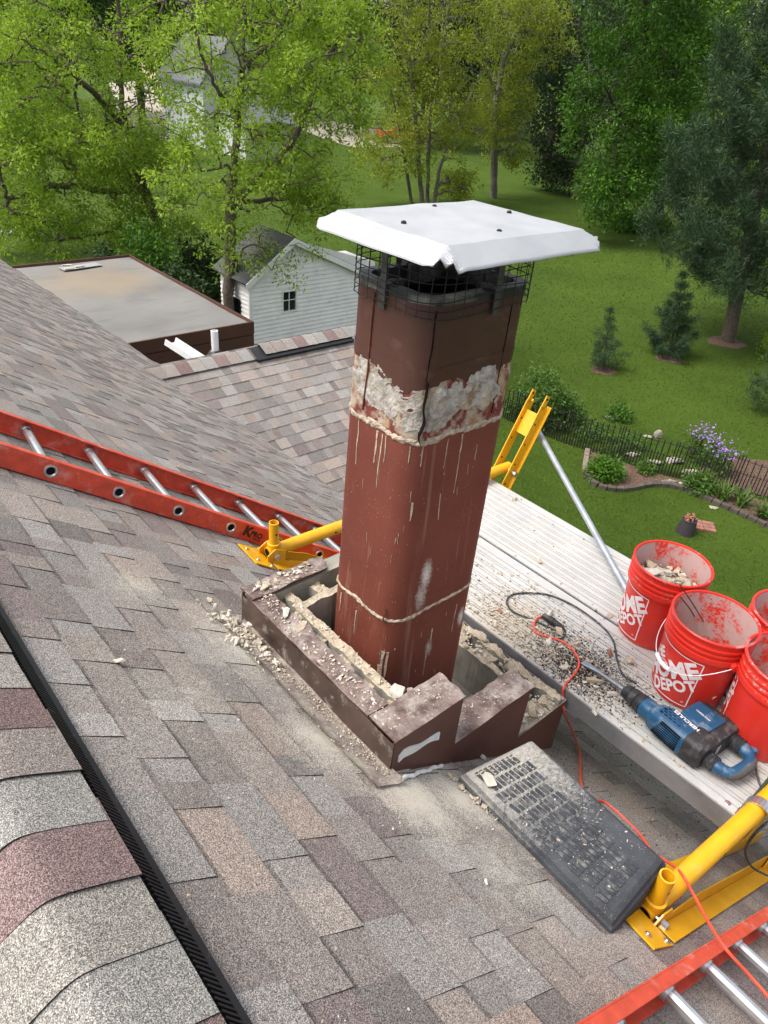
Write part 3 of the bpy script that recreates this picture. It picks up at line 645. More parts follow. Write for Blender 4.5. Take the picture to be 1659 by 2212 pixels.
# concrete block wall cores with open cells and broken tops
def core(name, x0, x1, y0, y1, zt, zb, cells, amp, seed, res=0.011, tilt=0.0):
    nx = max(3, int((x1 - x0) / res)); ny = max(3, int((y1 - y0) / res)); P = []
    for i in range(nx + 1):
        for j in range(ny + 1):
            x, y = x0 + (x1 - x0) * i / nx, y0 + (y1 - y0) * j / ny
            h = fbm(x * 17, y * 17, seed, 4) * amp + abs(fbm(x * 45, y * 45, seed + 3, 3)) * amp * 0.5
            z = zt + h + tilt * (y - y0)
            for (a0, a1, b0, b1, dp) in cells:
                jx, jy = 0.008 * fbm(y * 60, seed, 1, 2), 0.008 * fbm(x * 60, seed, 2, 2)
                if a0 + jx < x < a1 + jx and b0 + jy < y < b1 + jy: z = zt - dp + 0.3 * h
            e = 0.0035 * fbm(x * 40, y * 40, 7, 2)
            P.append((x + e, y + e, z))
    b = MB(); N1 = ny + 1; b.grid(P, nx + 1, N1)
    for seq in ([i * N1 for i in range(nx + 1)], [i * N1 + ny for i in range(nx + 1)], list(range(N1)), [nx * N1 + j for j in range(N1)]):
        m = len(seq); b.add([P[k_] for k_ in seq] + [(P[k_][0], P[k_][1], zb) for k_ in seq], [(k_, k_ + 1, m + k_ + 1, m + k_) for k_ in range(m - 1)], 1)
    return b.build(name, ["mortar", "block_concrete"], chim)
core("block_shell", 1.042, 1.076, 0.956, 1.488, -1.572, -2.25, [], 0.008, 1, 0.007)
core("block_shell", 1.077, 1.42, 1.458, 1.488, -1.576, -2.25, [], 0.008, 2, 0.007)
MB().box(0.945, 1.004, 0.956, 1.545, -2.2, ZT1 - 0.012).build("block_shell", "block_concrete", chim)
MB().box(0.945, 1.42, 1.552, 1.616, -2.2, ZT1 - 0.006).build("block_shell", "block_concrete", chim)
for i, (y0, y1) in enumerate(((0.957, 0.99), (1.055, 1.10), (1.165, 1.215), (1.285, 1.335), (1.425, 1.46))): core("block_web", 1.005, 1.043, y0, y1, -1.582, -2.2, [], 0.014, 10 + i, 0.006)
for i, (x0, x1) in enumerate(((1.055, 1.085), (1.155, 1.20), (1.30, 1.34))): core("block_web", x0, x1, 1.487, 1.553, -1.584, -2.2, [], 0.014, 20 + i, 0.006)
core("block_shell", 1.40, 1.77, 1.50, 1.612, -1.90, -2.3, [], 0.03, 4)
core("block_shell", 1.775, 1.804, 0.955, 1.60, -2.036, -2.5, [], 0.008, 5, 0.007)
core("block_shell", 1.846, 1.883, 0.862, 1.618, -2.028, -2.5, [], 0.022, 6, 0.007)
for i, (y0, y1) in enumerate(((0.862, 0.93), (1.0, 1.085), (1.165, 1.245), (1.32, 1.41), (1.48, 1.6))): core("block_web", 1.803, 1.848, y0, y1, -2.042, -2.5, [], 0.02, 30 + i, 0.006)
core("block_shell", 1.592, 1.80, 0.858, 0.944, ZT3 - 0.014, -2.4, [], 0.012, 9)
core("broken_block", 1.22, 1.62, 0.962, 1.06, -1.985, -2.4, [(1.40, 1.52, 0.975, 1.035, 0.13)], 0.03, 8, 0.008)
MB().box(1.08, 1.775, 0.95, 1.458, -2.34, -2.26).build("cavity_floor", "block_concrete", chim)
# flue -------------------------------------------------------------
FX0, FX1, FY0, FY1, FR = 1.165, 1.565, 1.135, 1.445, 0.068
def lean(x, y, z): return (x + 0.045 * (z + 1.476), y + 0.035 * (z + 1.476), z)
def ring(off=0.0, n=12):
    out = []; r = FR + off
    for cx, cy, a0 in ((FX1 - FR, FY1 - FR, 0), (FX0 + FR, FY1 - FR, 90), (FX0 + FR, FY0 + FR, 180), (FX1 - FR, FY0 + FR, 270)):
        for k_ in range(n + 1): a = R(a0 + 90 * k_ / n); out.append((cx + math.cos(a) * r, cy + math.sin(a) * r))
    return out
def ring_dense(off, step):
    p = ring(off); out = []
    for i in range(len(p)):
        a, b_ = p[i], p[(i + 1) % len(p)]; L = math.dist(a, b_); m = max(1, int(L / step))
        for k_ in range(m): out.append((a[0] + (b_[0] - a[0]) * k_ / m, a[1] + (b_[1] - a[1]) * k_ / m))
    return out
def tile(name, z0, z1, mats, zcut=None):
    b = MB(); o_, i_ = ring(0), ring(-0.028); n = len(o_); zs = [z0, z1] if zcut is None else [z0, zcut, z1]
    for q in range(len(zs) - 1):
        b.add([lean(x, y, z) for z in zs[q:q + 2] for x, y in o_], [(i, (i + 1) % n, n + (i + 1) % n, n + i) for i in range(n)], q)
    b.add([lean(x, y, z) for z in (z0, z1) for x, y in i_], [(i, (i + 1) % n, n + (i + 1) % n, n + i) for i in range(n)], len(mats) - 1)
    for z in (z0, z1):
        b.add([lean(x, y, z) for x, y in o_] + [lean(x, y, z) for x, y in i_], [(i, (i + 1) % n, n + (i + 1) % n, n + i) for i in range(n)], len(mats) - 1)
    return b.build(name, mats, chim, True, angle=35)
JZ1, JZ2, FT = -0.865, -1.476, -0.49
tile("flue_tile", -2.3, JZ2 - 0.004, ["flue_clay", "soot_and_hole_shade"])
tile("flue_tile", JZ2 + 0.004, JZ1 - 0.004, ["flue_clay", "soot_and_hole_shade"])
ft = tile("flue_tile", JZ1 + 0.004, FT, ["flue_stained", "flue_brown_paint", "soot_and_hole_shade"], -0.70); ft["label"] = "brown painted top flue section with a stained lower band"
# black tar line round the rim
b = MB(); o_, i_ = ring(0.0025), ring(-0.03); n = len(o_)
b.add([lean(x, y, FT - 0.014 + 0.006 * fbm(x * 20, y * 20, 1)) for x, y in o_] + [lean(x, y, FT + 0.005) for x, y in o_] + [lean(x, y, FT + 0.005) for x, y in i_] + [lean(x, y, FT - 0.05) for x, y in i_],
      [(q * n + i, q * n + (i + 1) % n, (q + 1) * n + (i + 1) % n, (q + 1) * n + i) for q in range(3) for i in range(n)])
b.build("tarred_rim", "black_plastic", chim, True)
def skin(name, z0, z1, mat, fun, step=0.009, dz=0.008):
    """ragged shell over the flue: fun(x,y,z,s)->offset, negative hides it inside the clay"""
    p0, pn = ring_dense(0, step), ring_dense(1.0, step * (1.0))
    rd = [(x, y) for x, y in p0]; n = len(rd); cx, cy = (FX0 + FX1) / 2, (FY0 + FY1) / 2
    nor = []
    for x, y in rd:
        qx = min(max(x, FX0 + FR), FX1 - FR); qy = min(max(y, FY0 + FR), FY1 - FR); v = Vector((x - qx, y - qy)); nor.append(v.normalized())
    m = int((z1 - z0) / dz) + 1; vs = []
    for j in range(m):
        z = z0 + (z1 - z0) * j / (m - 1)
        for i, (x, y) in enumerate(rd):
            o_ = fun(x, y, z); vs.append(lean(x + nor[i].x * o_, y + nor[i].y * o_, z))
    b = MB(); b.add(vs, [(j * n + i, j * n + (i + 1) % n, (j + 1) * n + (i + 1) % n, (j + 1) * n + i) for j in range(m - 1) for i in range(n)])
    return b.build(name, mat, chim)
def f_joint(zj, th):
    def f(x, y, z):
        d_ = abs(z - zj - 0.006 * fbm(x * 12, y * 12, zj, 2)) / (th * (1 + 0.55 * fbm(x * 22, y * 22, 3, 3))); return 0.0055 * (1 - d_ * d_) + 0.0045 * fbm(x * 90, y * 90, z * 90, 4) - 0.0018 if d_ < 1.3 else -0.006
    return f
skin("mortar_joint", JZ1 - 0.035, JZ1 + 0.03, "joint_mortar", f_joint(JZ1, 0.0105), 0.008, 0.003)
skin("mortar_joint", JZ2 - 0.03, JZ2 + 0.025, "joint_mortar", f_joint(JZ2, 0.0075), 0.008, 0.003)
def f_band(x, y, z):
    t = (z + 0.865) / 0.165; front = x > 1.215 and y < 1.2
    a = fbm(x * 10, y * 10, z * 9, 6) * (0.75 if front else 0.9) + 0.50 * (1 - ((t - 0.62) / 0.46) ** 2) + (0.10 if front and x < 1.45 else (-0.12 if front else 0.0))
    h = a - 0.34
    if h <= 0: return -0.008
    return max(0.0008, min(0.002 + 0.035 * h, 0.010) + 0.0065 * fbm(x * 34, y * 34, z * 34, 6)) if front else 0.0012 + 0.0022 * max(0, fbm(x * 30, y * 30, z * 30, 5) + 0.2)
skin("crown_mortar", -0.86, -0.69, "efflorescence", f_band, 0.0045, 0.004)
def f_paint(x, y, z):   # ragged lower edge of the brown paint
    e = -0.702 + 0.035 * fbm(x * 9, y * 9, 5, 5) - 0.018 * (1 if x < 1.3 and y < 1.3 else 0)
    return 0.0016 if z > e else -0.004
skin("paint_edge", -0.77, -0.66, "flue_brown_paint", f_paint, 0.006, 0.003)
def pface(face, a, z, off=0.001):
    if face == 'front': return lean(a, FY0 - off, z)
    if face == 'left': return lean(FX0 - off, a, z)
    ang = R(180 + a); return lean(FX0 + FR + math.cos(ang) * (FR + off), FY0 + FR + math.sin(ang) * (FR + off), z)   # 'corner': a = 0..90 degrees
def ribbon(b, pts, ws, face, th=0.0016):
    for i in range(len(pts) - 1):
        (a0, z0), (a1, z1) = pts[i], pts[i + 1]; k_ = 1.0 if face != 'corner' else 180 / math.pi / FR
        q = []
        for off in (-0.001, th): q += [pface(face, a0 - ws[i] * k_ / 2, z0, off), pface(face, a0 + ws[i] * k_ / 2, z0, off), pface(face, a1 + ws[i + 1] * k_ / 2, z1, off), pface(face, a1 - ws[i + 1] * k_ / 2, z1, off)]
        b.hexa(q)
b = MB(); rr = random.Random(4)
def drip(face, a, z, L, wd):
    n = max(3, int(L / 0.02)); pts, ws = [], []; x = a
    for i in range(n + 1):
        t = i / n; x += rr.uniform(-1, 1) * (0.0022 if face != 'corner' else 1.0); pts.append((x, z - L * t)); ws.append(wd * (0.35 + 0.65 * rr.random()) * (1.0 - 0.6 * t))
    ribbon(b, pts, ws, face)
for (fc, a, L, wd) in (('left', 1.36, 0.14, 0.006), ('left', 1.275, 0.10, 0.011), ('left', 1.255, 0.17, 0.007), ('left', 1.24, 0.08, 0.006), ('corner', 40, 0.05, 0.006), ('front', 1.30, 0.09, 0.004),
                       ('front', 1.36, 0.19, 0.005), ('corner', 70, 0.06, 0.006)): drip(fc, a, JZ1 - 0.012, L, wd)
for (fc, a, z, L, wd) in (('corner', 32, -1.60, 0.14, 0.022), ('corner', 45, -1.60, 0.19, 0.012), ('corner', 25, -1.66, 0.08, 0.018), ('front', 1.36, -1.58, 0.12, 0.007), ('front', 1.345, -1.64, 0.14, 0.005), ('front', 1.30, -1.05, 0.09, 0.006),
                          ('corner', 60, -1.05, 0.06, 0.010), ('front', 1.43, -0.93, 0.05, 0.003), ('left', 1.30, -1.52, 0.10, 0.006), ('left', 1.38, -1.5, 0.08, 0.007), ('front', 1.47, -1.53, 0.12, 0.004)): drip(fc, a, z, L, wd)
for i in range(34):
    fc = rr.choice(['front', 'left', 'corner']); a = {'front': rr.uniform(1.26, 1.54), 'left': rr.uniform(1.23, 1.40), 'corner': rr.uniform(5, 85)}[fc]
    drip(fc, a, rr.choice([rr.uniform(-1.5, -1.9), rr.uniform(-0.9, -1.4)]), rr.uniform(0.008, 0.035), rr.uniform(0.001, 0.003))
o = b.build("mortar_drips", "joint_mortar", chim); o["kind"] = "stuff"
def crack(name, face, pts, wd, mat="crack_shadow", jit=1.0):
    b = MB(); P = []
    for i in range(len(pts) - 1):
        for t in range(8): P.append((pts[i][0] + (pts[i + 1][0] - pts[i][0]) * t / 8 + rr.uniform(-1, 1) * (0.0012 if face != 'corner' else 0.9) * jit, pts[i][1] + (pts[i + 1][1] - pts[i][1]) * t / 8))
    P.append(pts[-1]); ribbon(b, P, [wd * rr.uniform(0.6, 1.3) for _ in P], face, 0.0022); return b.build(name, mat, chim)
crack("crack", 'corner', [(60, -0.515), (60, -0.62), (56, -0.69)], 0.0028)
b = MB()
P = [(58 + 5 * math.sin(i * 0.9) * (i / 14), -0.69 - 0.0125 * i) for i in range(15)]
for i in range(14):
    q = []
    for off in (-0.002, 0.0215):
        q += [pface('corner', P[i][0] - 0.75, P[i][1], off), pface('corner', P[i][0] + 0.75, P[i][1], off), pface('corner', P[i + 1][0] + 0.75, P[i + 1][1], off), pface('corner', P[i + 1][0] - 0.75, P[i + 1][1], off)]
    b.hexa(q)
b.build("crack", "crack_shadow", chim)
crack("crack", 'front', [(1.478, -0.53), (1.474, -0.70), (1.470, -0.84)], 0.0014)
MB().tube([pface('left', 1.335, -0.515, 0.004), pface('left', 1.338, -0.62, 0.003), pface('left', 1.335, -0.72, 0.004), pface('left', 1.345, -0.84, 0.003)], 0.0026, 6).build("rusty_wire", "rust", chim)
MB().tube([pface('corner', 25, JZ2 + 0.0, 0.01), pface('corner', 27, JZ2 + 0.05, 0.006)], 0.0028, 6).build("steel_pin", "rust", chim)
# cap ----------------------------------------------------------------
LX0, LX1, LY0, LY1, LZ = 1.088, 1.700, 1.018, 1.525, -0.331
nx, ny, pts = 60, 50, []
for i in range(nx + 1):
    for j in range(ny + 1):
        x, y = LX0 + (LX1 - LX0) * i / nx, LY0 + (LY1 - LY0) * j / ny
        ex, ey = min(x - LX0, LX1 - x), min(y - LY0, LY1 - y); S = 0.062
        dx, dy = max(0, S - ex) / S, max(0, S - ey) / S
        z = LZ - 0.039 * max(dx, dy) + 0.003 * fbm(x * 6, y * 6, 0, 2)
        cw = dx * dy
        if cw > 0:
            sx = 1 if x > 1.38 else -1; sy = 1 if y > 1.22 else -1
            ph = (dx - dy)
            x -= sx * 0.036 * cw ** 1.5; y -= sy * 0.036 * cw ** 1.5
            z += -0.012 * math.cos(ph * 9.0) * cw ** 0.6 + 0.010 * cw + 0.012 * ph * cw ** 0.5
        pts.append((x, y, z))
cap = MB().grid(pts, nx + 1, ny + 1).build("cap_lid", "cap_sheet", chim, True, angle=13); cap["label"] = "white metal lid with bent edges and crimped corners"
md = cap.modifiers.new("thickness", 'SOLIDIFY'); md.thickness = 0.0016
for (x, y) in ((1.441, 1.420), (1.600, 1.294), (1.210, 1.288), (1.378, 1.135)):
    MB().lathe((x, y, LZ + 0.001), [(0.0, 0.005), (0.0035, 0.0045), (0.006, 0.003), (0.007, 0.0), (0.007, -0.002)], 12).build("screw_head", "dark_iron", cap, True)
scr = MB(); so_ = 0.013
def screen_pt(x, y, z): return lean(x, y, z)
rg = ring_dense(so_, 0.012)
for q in range(9):
    z = -0.530 + 0.0195 * q; loop = [screen_pt(x, y, z + 0.004 * math.sin(i * 0.15 + q)) for i, (x, y) in enumerate(rg)]
    scr.tube(loop + loop[:1], 0.0014, 4, False)
acc = 0.0
for i in range(len(rg)):
    acc += math.dist(rg[i], rg[i - 1])
    if acc > 0.027:
        acc = 0; x, y = rg[i]; scr.tube([screen_pt(x, y, -0.534), screen_pt(x, y, -0.372)], 0.0014, 4, False)
o = scr.build("mesh_screen", "dark_iron", chim); o["kind"] = "stuff"
for (x, y, hx, hy) in ((FX0 + 0.01, 1.30, 0.002, 0.011), (1.40, FY0 + 0.006, 0.011, 0.002), (FX1 - 0.01, 1.28, 0.002, 0.011), (1.35, FY1 - 0.006, 0.011, 0.002)):
    br = MB()
    p, q = lean(x, y, -0.56), lean(x, y, LZ - 0.004); sx = -0.016 if x < FX0 + 0.02 else (0.016 if x > FX1 - 0.02 else 0); sy = -0.014 if y < FY0 + 0.02 else (0.014 if y > FY1 - 0.02 else 0)
    br.box(p[0] - hx + sx, p[0] + hx + sx, p[1] - hy + sy, p[1] + hy + sy, -0.545, LZ - 0.006)
    br.box(p[0] - 0.006 - sx * 2.6, p[0] + 0.006 - sx * 2.6, p[1] - 0.006 - sy * 2.6, p[1] + 0.006 - sy * 2.6, -0.52, -0.478); br.box(p[0] - 0.010 - sx * 1.2, p[0] + 0.010 - sx * 1.2, p[1] - 0.010 - sy * 1.2, p[1] + 0.010 - sy * 1.2, -0.482, -0.476)
    br.build("cap_bracket", "grey_strap", chim)
# flashing strip and sealant at the foot
fl = []
for j in range(46):
    y = 0.795 + (1.60 - 0.795) * j / 45
    for t, (x, h) in enumerate(((0.925, 0.02), (0.905, 0.010), (0.875, 0.0105), (0.845, 0.0105), (0.824, 0.012), (0.817, 0.017))):
        fl.append(tuple(rp(x + 0.004 * fbm(y * 5, t, 1) + (0.05 * max(0, 0.86 - y)), y, h + 0.003 * fbm(y * 9, t * 2.0, 4))))
MB().grid(fl, 46, 6).build("flashing_strip", "dusty_flashing", chim, True)
b = MB(); P = [(0.955 + 0.018 * i, -1.622 + 0.003 * math.sin(i * 1.1) - 0.0035 * i - (0.012 if i == 0 else 0)) for i in range(10)]
for i in range(9):
    w0, w1 = 0.012 + 0.005 * math.sin(i * 0.8), 0.012 + 0.005 * math.sin(i * 0.8 + 0.8)
    b.hexa([(P[i][0], CY0 - 0.005, P[i][1] - w0), (P[i + 1][0], CY0 - 0.005, P[i + 1][1] - w1), (P[i + 1][0], CY0 + 0.002, P[i + 1][1] - w1), (P[i][0], CY0 + 0.002, P[i][1] - w0),
            (P[i][0], CY0 - 0.005, P[i][1] + w0), (P[i + 1][0], CY0 - 0.005, P[i + 1][1] + w1), (P[i + 1][0], CY0 + 0.002, P[i + 1][1] + w1), (P[i][0], CY0 + 0.002, P[i][1] + w0)])
b.build("sealant_smear", "sealant", chim)
P = [rp(0.94 + 0.026 * i, CY0 - 0.03 * (1 - i / 9) - 0.004 + 0.003 * math.sin(i * 2.3), 0.010) for i in range(9)]
MB().tube(spline(P, 3), [0.0065 * (0.6 + 0.5 * abs(math.sin(i * 0.9))) for i in range(25)], 7).build("sealant_bead", "sealant", chim, True)

# rubble on the broken walls (nobody could count it)
def spread(n, x0, x1, y0, y1, zf, s0, s1, seed, power=2.5):
    r = np.random.default_rng(seed); x = r.uniform(x0, x1, n); y = r.uniform(y0, y1, n); s_ = s0 + (s1 - s0) * r.random(n) ** power
    return np.stack([x, y, zf(x, y) + s_ * 0.35], 1), s_
Ps, Ss = [], []
for args in ((700, 0.94, 1.0, 0.86, 1.6, lambda x, y: ZT1 + 0.006 + 0 * x, 0.0010, 0.008, 1), (150, 1.043, 1.075, 0.96, 1.48, lambda x, y: -1.568 + 0 * x, 0.001, 0.007, 2), (160, 0.96, 1.20, 1.555, 1.615, lambda x, y: ZT1 + 0.014 + 0 * x, 0.0015, 0.014, 3),
             (260, 1.78, 1.88, 0.87, 1.6, lambda x, y: -2.03 + 0 * x, 0.0012, 0.014, 4), (240, 1.595, 1.80, 0.86, 0.94, lambda x, y: ZT3 - 0.010 + 0 * x, 0.0015, 0.012, 5), (60, 1.21, 1.62, 0.965, 1.06, lambda x, y: -1.98 + 0 * x, 0.002, 0.016, 6), (160, 1.21, 1.58, 0.86, 0.94, lambda x, y: ZT2 + 0.010 + 0 * x, 0.0008, 0.005, 7), (120, 0.95, 1.2, 0.86, 0.94, lambda x, y: ZT1 + 0.008 + 0 * x, 0.0008, 0.005, 9), (160, 1.1, 1.77, 0.97, 1.13, lambda x, y: -2.26 + 0 * x, 0.005, 0.03, 8)):
    p, s_ = spread(*args); Ps.append(p); Ss.append(s_)
P_ = np.concatenate(Ps); ins = (P_[:, 0] > FX0 - 0.02) & (P_[:, 0] < FX1 + 0.0) & (P_[:, 1] > FY0 - 0.01) & (P_[:, 1] < FY1 + 0.02)
S_ = np.concatenate(Ss); rm = np.random.default_rng(3).integers(0, 2, len(P_))
scatter("wall_rubble", P_[~ins], S_[~ins], ["mortar", "pale_mortar"], chim, 5, mi=rm[~ins], tilt=0.2, squash=0.6)
for i, (x, y, z, s3, rzv) in enumerate(((1.066, 0.985, ZT1 - 0.004, (0.030, 0.034, 0.024), 0.3), (1.105, 0.962, ZT1 - 0.024, (0.022, 0.020, 0.020), 1.2), (1.055, 1.06, ZT1 - 0.014, (0.020, 0.035, 0.012), 0.1), (0.985, 1.44, ZT1 + 0.012, (0.030, 0.022, 0.009), 0.8), (0.99, 1.36, ZT1 + 0.010, (0.034, 0.020, 0.007), 0.5),
                                            (1.83, 1.09, -2.015, (0.022, 0.055, 0.026), 0.1), (1.80, 0.985, -2.01, (0.022, 0.04, 0.034), 0.5), (1.735, 0.905, -2.02, (0.036, 0.028, 0.028), 0.9), (1.86, 1.29, -2.01, (0.022, 0.06, 0.022), 0.2), (1.34, 1.01, -1.965, (0.05, 0.035, 0.024), 0.4), (1.62, 1.10, -2.10, (0.05, 0.05, 0.04), 2.0), (1.0, 1.58, ZT1 + 0.02, (0.03, 0.015, 0.008), 0.3))):
    chunk("mortar_lump", (x, y, z), s3, "mortar" if i % 3 else "pale_mortar", parent=chim, seed=20 + i, rotz=rzv)
# rubble lying on the roof by the chimney
def on_roof(x, y): return roofz(x) + 0.012
r = np.random.default_rng(11); n = 1900; y = 0.80 + 0.85 * r.random(n) ** 0.8; x = 0.925 - np.abs(r.normal(0, 0.035, n)) - 0.03 * (y > 1.25)
s_ = 0.0009 + 0.0034 * r.random(n) ** 3
n2 = 520; y2 = r.normal(1.50, 0.085, n2); x2 = 0.905 - np.abs(r.normal(0, 0.05, n2)); s2 = 0.0018 + 0.014 * r.random(n2) ** 3.6
xx, yy, ss = np.r_[x, x2], np.r_[y, y2], np.r_[s_, s2]
P_ = np.stack([xx, yy, on_roof(xx, yy) + ss * 0.3 + 0.004], 1)
o = scatter("mortar_rubble", P_, ss, ["mortar", "pale_mortar"], None, 6, mi=r.integers(0, 2, len(P_))); tag(o, "heap of mortar crumbs along the left foot of the chimney", "rubble")
r = np.random.default_rng(12); n = 900
xx = np.abs(r.normal(0.75, 0.45, n)) + 0.1; yy = r.uniform(0.05, 2.0, n); ss = 0.0010 + 0.0032 * r.random(n) ** 4
kp = ~((xx > 0.92) & (xx < 1.9) & (yy > 0.83) & (yy < 1.63)); xx, yy, ss = xx[kp], yy[kp], ss[kp]
o = scatter("mortar_crumbs", np.stack([xx, yy, on_roof(xx, yy) + ss * 0.2 - 0.001], 1), ss, ["mortar", "pale_mortar"], None, 7, mi=r.integers(0, 2, len(xx))); tag(o, "loose mortar crumbs scattered over the near shingles", "crumbs")
r = np.random.default_rng(14); n = 900; xx = r.uniform(1.5, 2.6, n); yy = r.uniform(0.2, 0.84, n); ss = 0.0012 + 0.0035 * r.random(n) ** 3
o = scatter("roof_grit", np.stack([xx, yy, on_roof(xx, yy) + ss * 0.2 - 0.002], 1), ss, ["mortar", "dark_dirt"], None, 9, mi=r.integers(0, 2, n)); tag(o, "dark and tan grit on the shaded shingles under the inner plank", "grit")
r = np.random.default_rng(13); n = 150
yy = r.uniform(0.25, 0.80, n); xx = 1.165 + 0.02 * r.random(n) - 0.03 * (yy > 0.6); ss = 0.002 + 0.010 * r.random(n) ** 3 * (0.4 + (yy > 0.5))
o = scatter("wedge_rubble", np.stack([xx, yy, on_roof(xx, yy) + ss * 0.3], 1), ss, ["mortar", "pale_mortar", "brick_red"], None, 8, mi=r.choice(3, n, p=[.5, .4, .1])); tag(o, "line of crumbs along the left edge of the black roof wedge", "crumbs")
for i, (px, py, s_, lab) in enumerate(((250, 1437, 0.017, "small pale mortar chip on the shingles near the ridge vent"), (540, 1360, 0.030, "largest pale lump in the rubble heap at the chimney corner"), (1080, 1765, 0.032, "long pale sliver beside the black roof wedge"), (1065, 1745, 0.022, "white chip leaning on the wedge's left edge"), (1045, 1912, 0.009, "tiny white chip alone on the near shingles"), (1035, 1640, 0.018, "grey crumb between wedge and chimney front"))):
    r_ = ray(px, py); t = Z0 / (r_[2] + MS * r_[0]); p = r_ * t
    chunk("mortar_chip", tuple(p + SN * (0.008 + s_ * 0.4)), (s_ * (1.5 if i == 2 else 1.1), s_ * 0.7, s_ * 0.6), "pale_mortar", lab, "mortar chip", seed=60 + i, rotz=0.5 * i - 0.9)

# ------------------------------------------------------------------ aluminium planks
PZ = -2.0
def plank(x0, x1, y0, y1, label):
    t = thing("walk_plank", label, "plank", ((x0 + x1) / 2, (y0 + y1) / 2, PZ - 0.1), "aluminium walk planks")
    prof = [(x0 + 0.004, PZ - 0.006), (x0 + 0.004, PZ), (x0 + 0.034, PZ)]; x = x0 + 0.034
    k_ = 0
    while x < x1 - 0.05:
        prof += [(x, PZ), (x + 0.0012, PZ - 0.006), (x + 0.0062, PZ - 0.006), (x + 0.0074, PZ)]
        x += 0.0150 if k_ % 2 else 0.0300
        k_ += 1
    prof += [(x1 - 0.004, PZ), (x1 - 0.004, PZ - 0.006)]
    n = len(prof); b = MB(); b.add([(a, yy, z) for yy in (y0, y1) for a, z in prof], [(i, i + 1, n + i + 1, n + i) for i in range(n - 1)])
    b.mi = [1 if (prof[i][1] < PZ - 0.005 and prof[i + 1][1] < PZ - 0.005 and 2 < i < n - 3) else 0 for i in range(n - 1)]
    b.build("deck", ["plank_aluminium", "plank_side"], t)
    b = MB(); b.box(x0, x0 + 0.004, y0, y1, PZ - 0.088, PZ - 0.004); b.box(x0 + 0.004, x0 + 0.03, y0, y1, PZ - 0.088, PZ - 0.082); b.build("side_rail", "plank_side", t)
    b = MB(); b.box(x1 - 0.004, x1, y0, y1, PZ - 0.088, PZ - 0.004); b.box(x1 - 0.03, x1 - 0.004, y0, y1, PZ - 0.088, PZ - 0.082); b.build("side_rail", "plank_side", t)
    b = MB(); b.box(x0 + 0.005, x1 - 0.005, y0, y0 + 0.005, PZ - 0.08, PZ - 0.004); b.build("end_plate", "plank_side", t)
    for yy in (y0 + 0.04,):
        for xx in (x0 + 0.03, x1 - 0.03): MB().lathe((xx, yy, PZ), [(0.0, 0.0025), (0.009, 0.002), (0.011, 0.0), (0.011, -0.003)], 16).build("rivet", "rung_aluminium", t, True)
    for xx in (x0 + 0.028, x1 - 0.03):     # hook over the bracket arm
        q = MB(); path = [(0, y0 + 0.03, PZ - 0.02), (0, y0 + 0.0, PZ + 0.002)] + [(0, y0 - 0.045 + 0.043 * math.cos(R(a)), PZ + 0.052 + (0.046 * math.sin(R(a)) if a < 180 else 0.046 * math.sin(R(a)))) for a in range(-10, 215, 15)]
        for i in range(len(path) - 1):
            a_, b2 = Vector(path[i]), Vector(path[i + 1]); q.bar((xx, a_.y, a_.z), (xx, b2.y, b2.z), 0.038, 0.006, up=(0, (b2 - a_).z * -1, (b2 - a_).y) if True else (0, 0, 1))
        q.build("hook", "rung_aluminium", t)
    return t
plank(1.905, 2.392, 0.19, 2.24, "inner aluminium walk plank beside the chimney, carrying the blue breaker")
plank(2.402, 2.885, 0.20, 2.24, "outer aluminium walk plank along the lawn side of the roof")
# dirt, grit and chips on the planks
r = np.random.default_rng(21)
n = 5200; xx = r.normal(2.05, 0.085, n); yy = r.normal(0.91, 0.13, n); ss = 0.0014 + 0.0032 * r.random(n) ** 2
kp = (xx > 1.91) & (xx < 2.38) & (yy > 0.5); P_ = np.stack([xx, yy, PZ + ss * 0.4], 1)[kp]
o = scatter("dark_grit", P_, ss[kp], ["dark_dirt"], None, 22); tag(o, "dark grit spilled on the plank beside the chimney", "grit")
n = 3800; xx = 1.92 + np.abs(r.normal(0, 0.17, n)); yy = r.normal(1.12, 0.27, n); ss = 0.0013 + 0.010 * r.random(n) ** 5
kp = (xx > 1.91) & (xx < 2.86) & (yy > 0.25); P_ = np.stack([xx, yy, PZ + ss * 0.35], 1)[kp]
o = scatter("pale_grit", P_, ss[kp], ["mortar", "pale_mortar", "brick_red"], None, 23, mi=r.choice(3, len(P_), p=[.56, .425, .015])); tag(o, "pale mortar grit strewn over the inner plank", "grit")
n = 420; xx = r.uniform(1.92, 2.86, n); yy = r.uniform(0.22, 2.2, n); ss = 0.001 + 0.006 * r.random(n) ** 5
o = scatter("plank_crumbs", np.stack([xx, yy, PZ + ss * 0.35], 1), ss, ["mortar", "pale_mortar", "dark_dirt"], None, 24, mi=r.choice(3, n, p=[.45, .25, .3])); tag(o, "stray crumbs scattered along both planks", "crumbs")
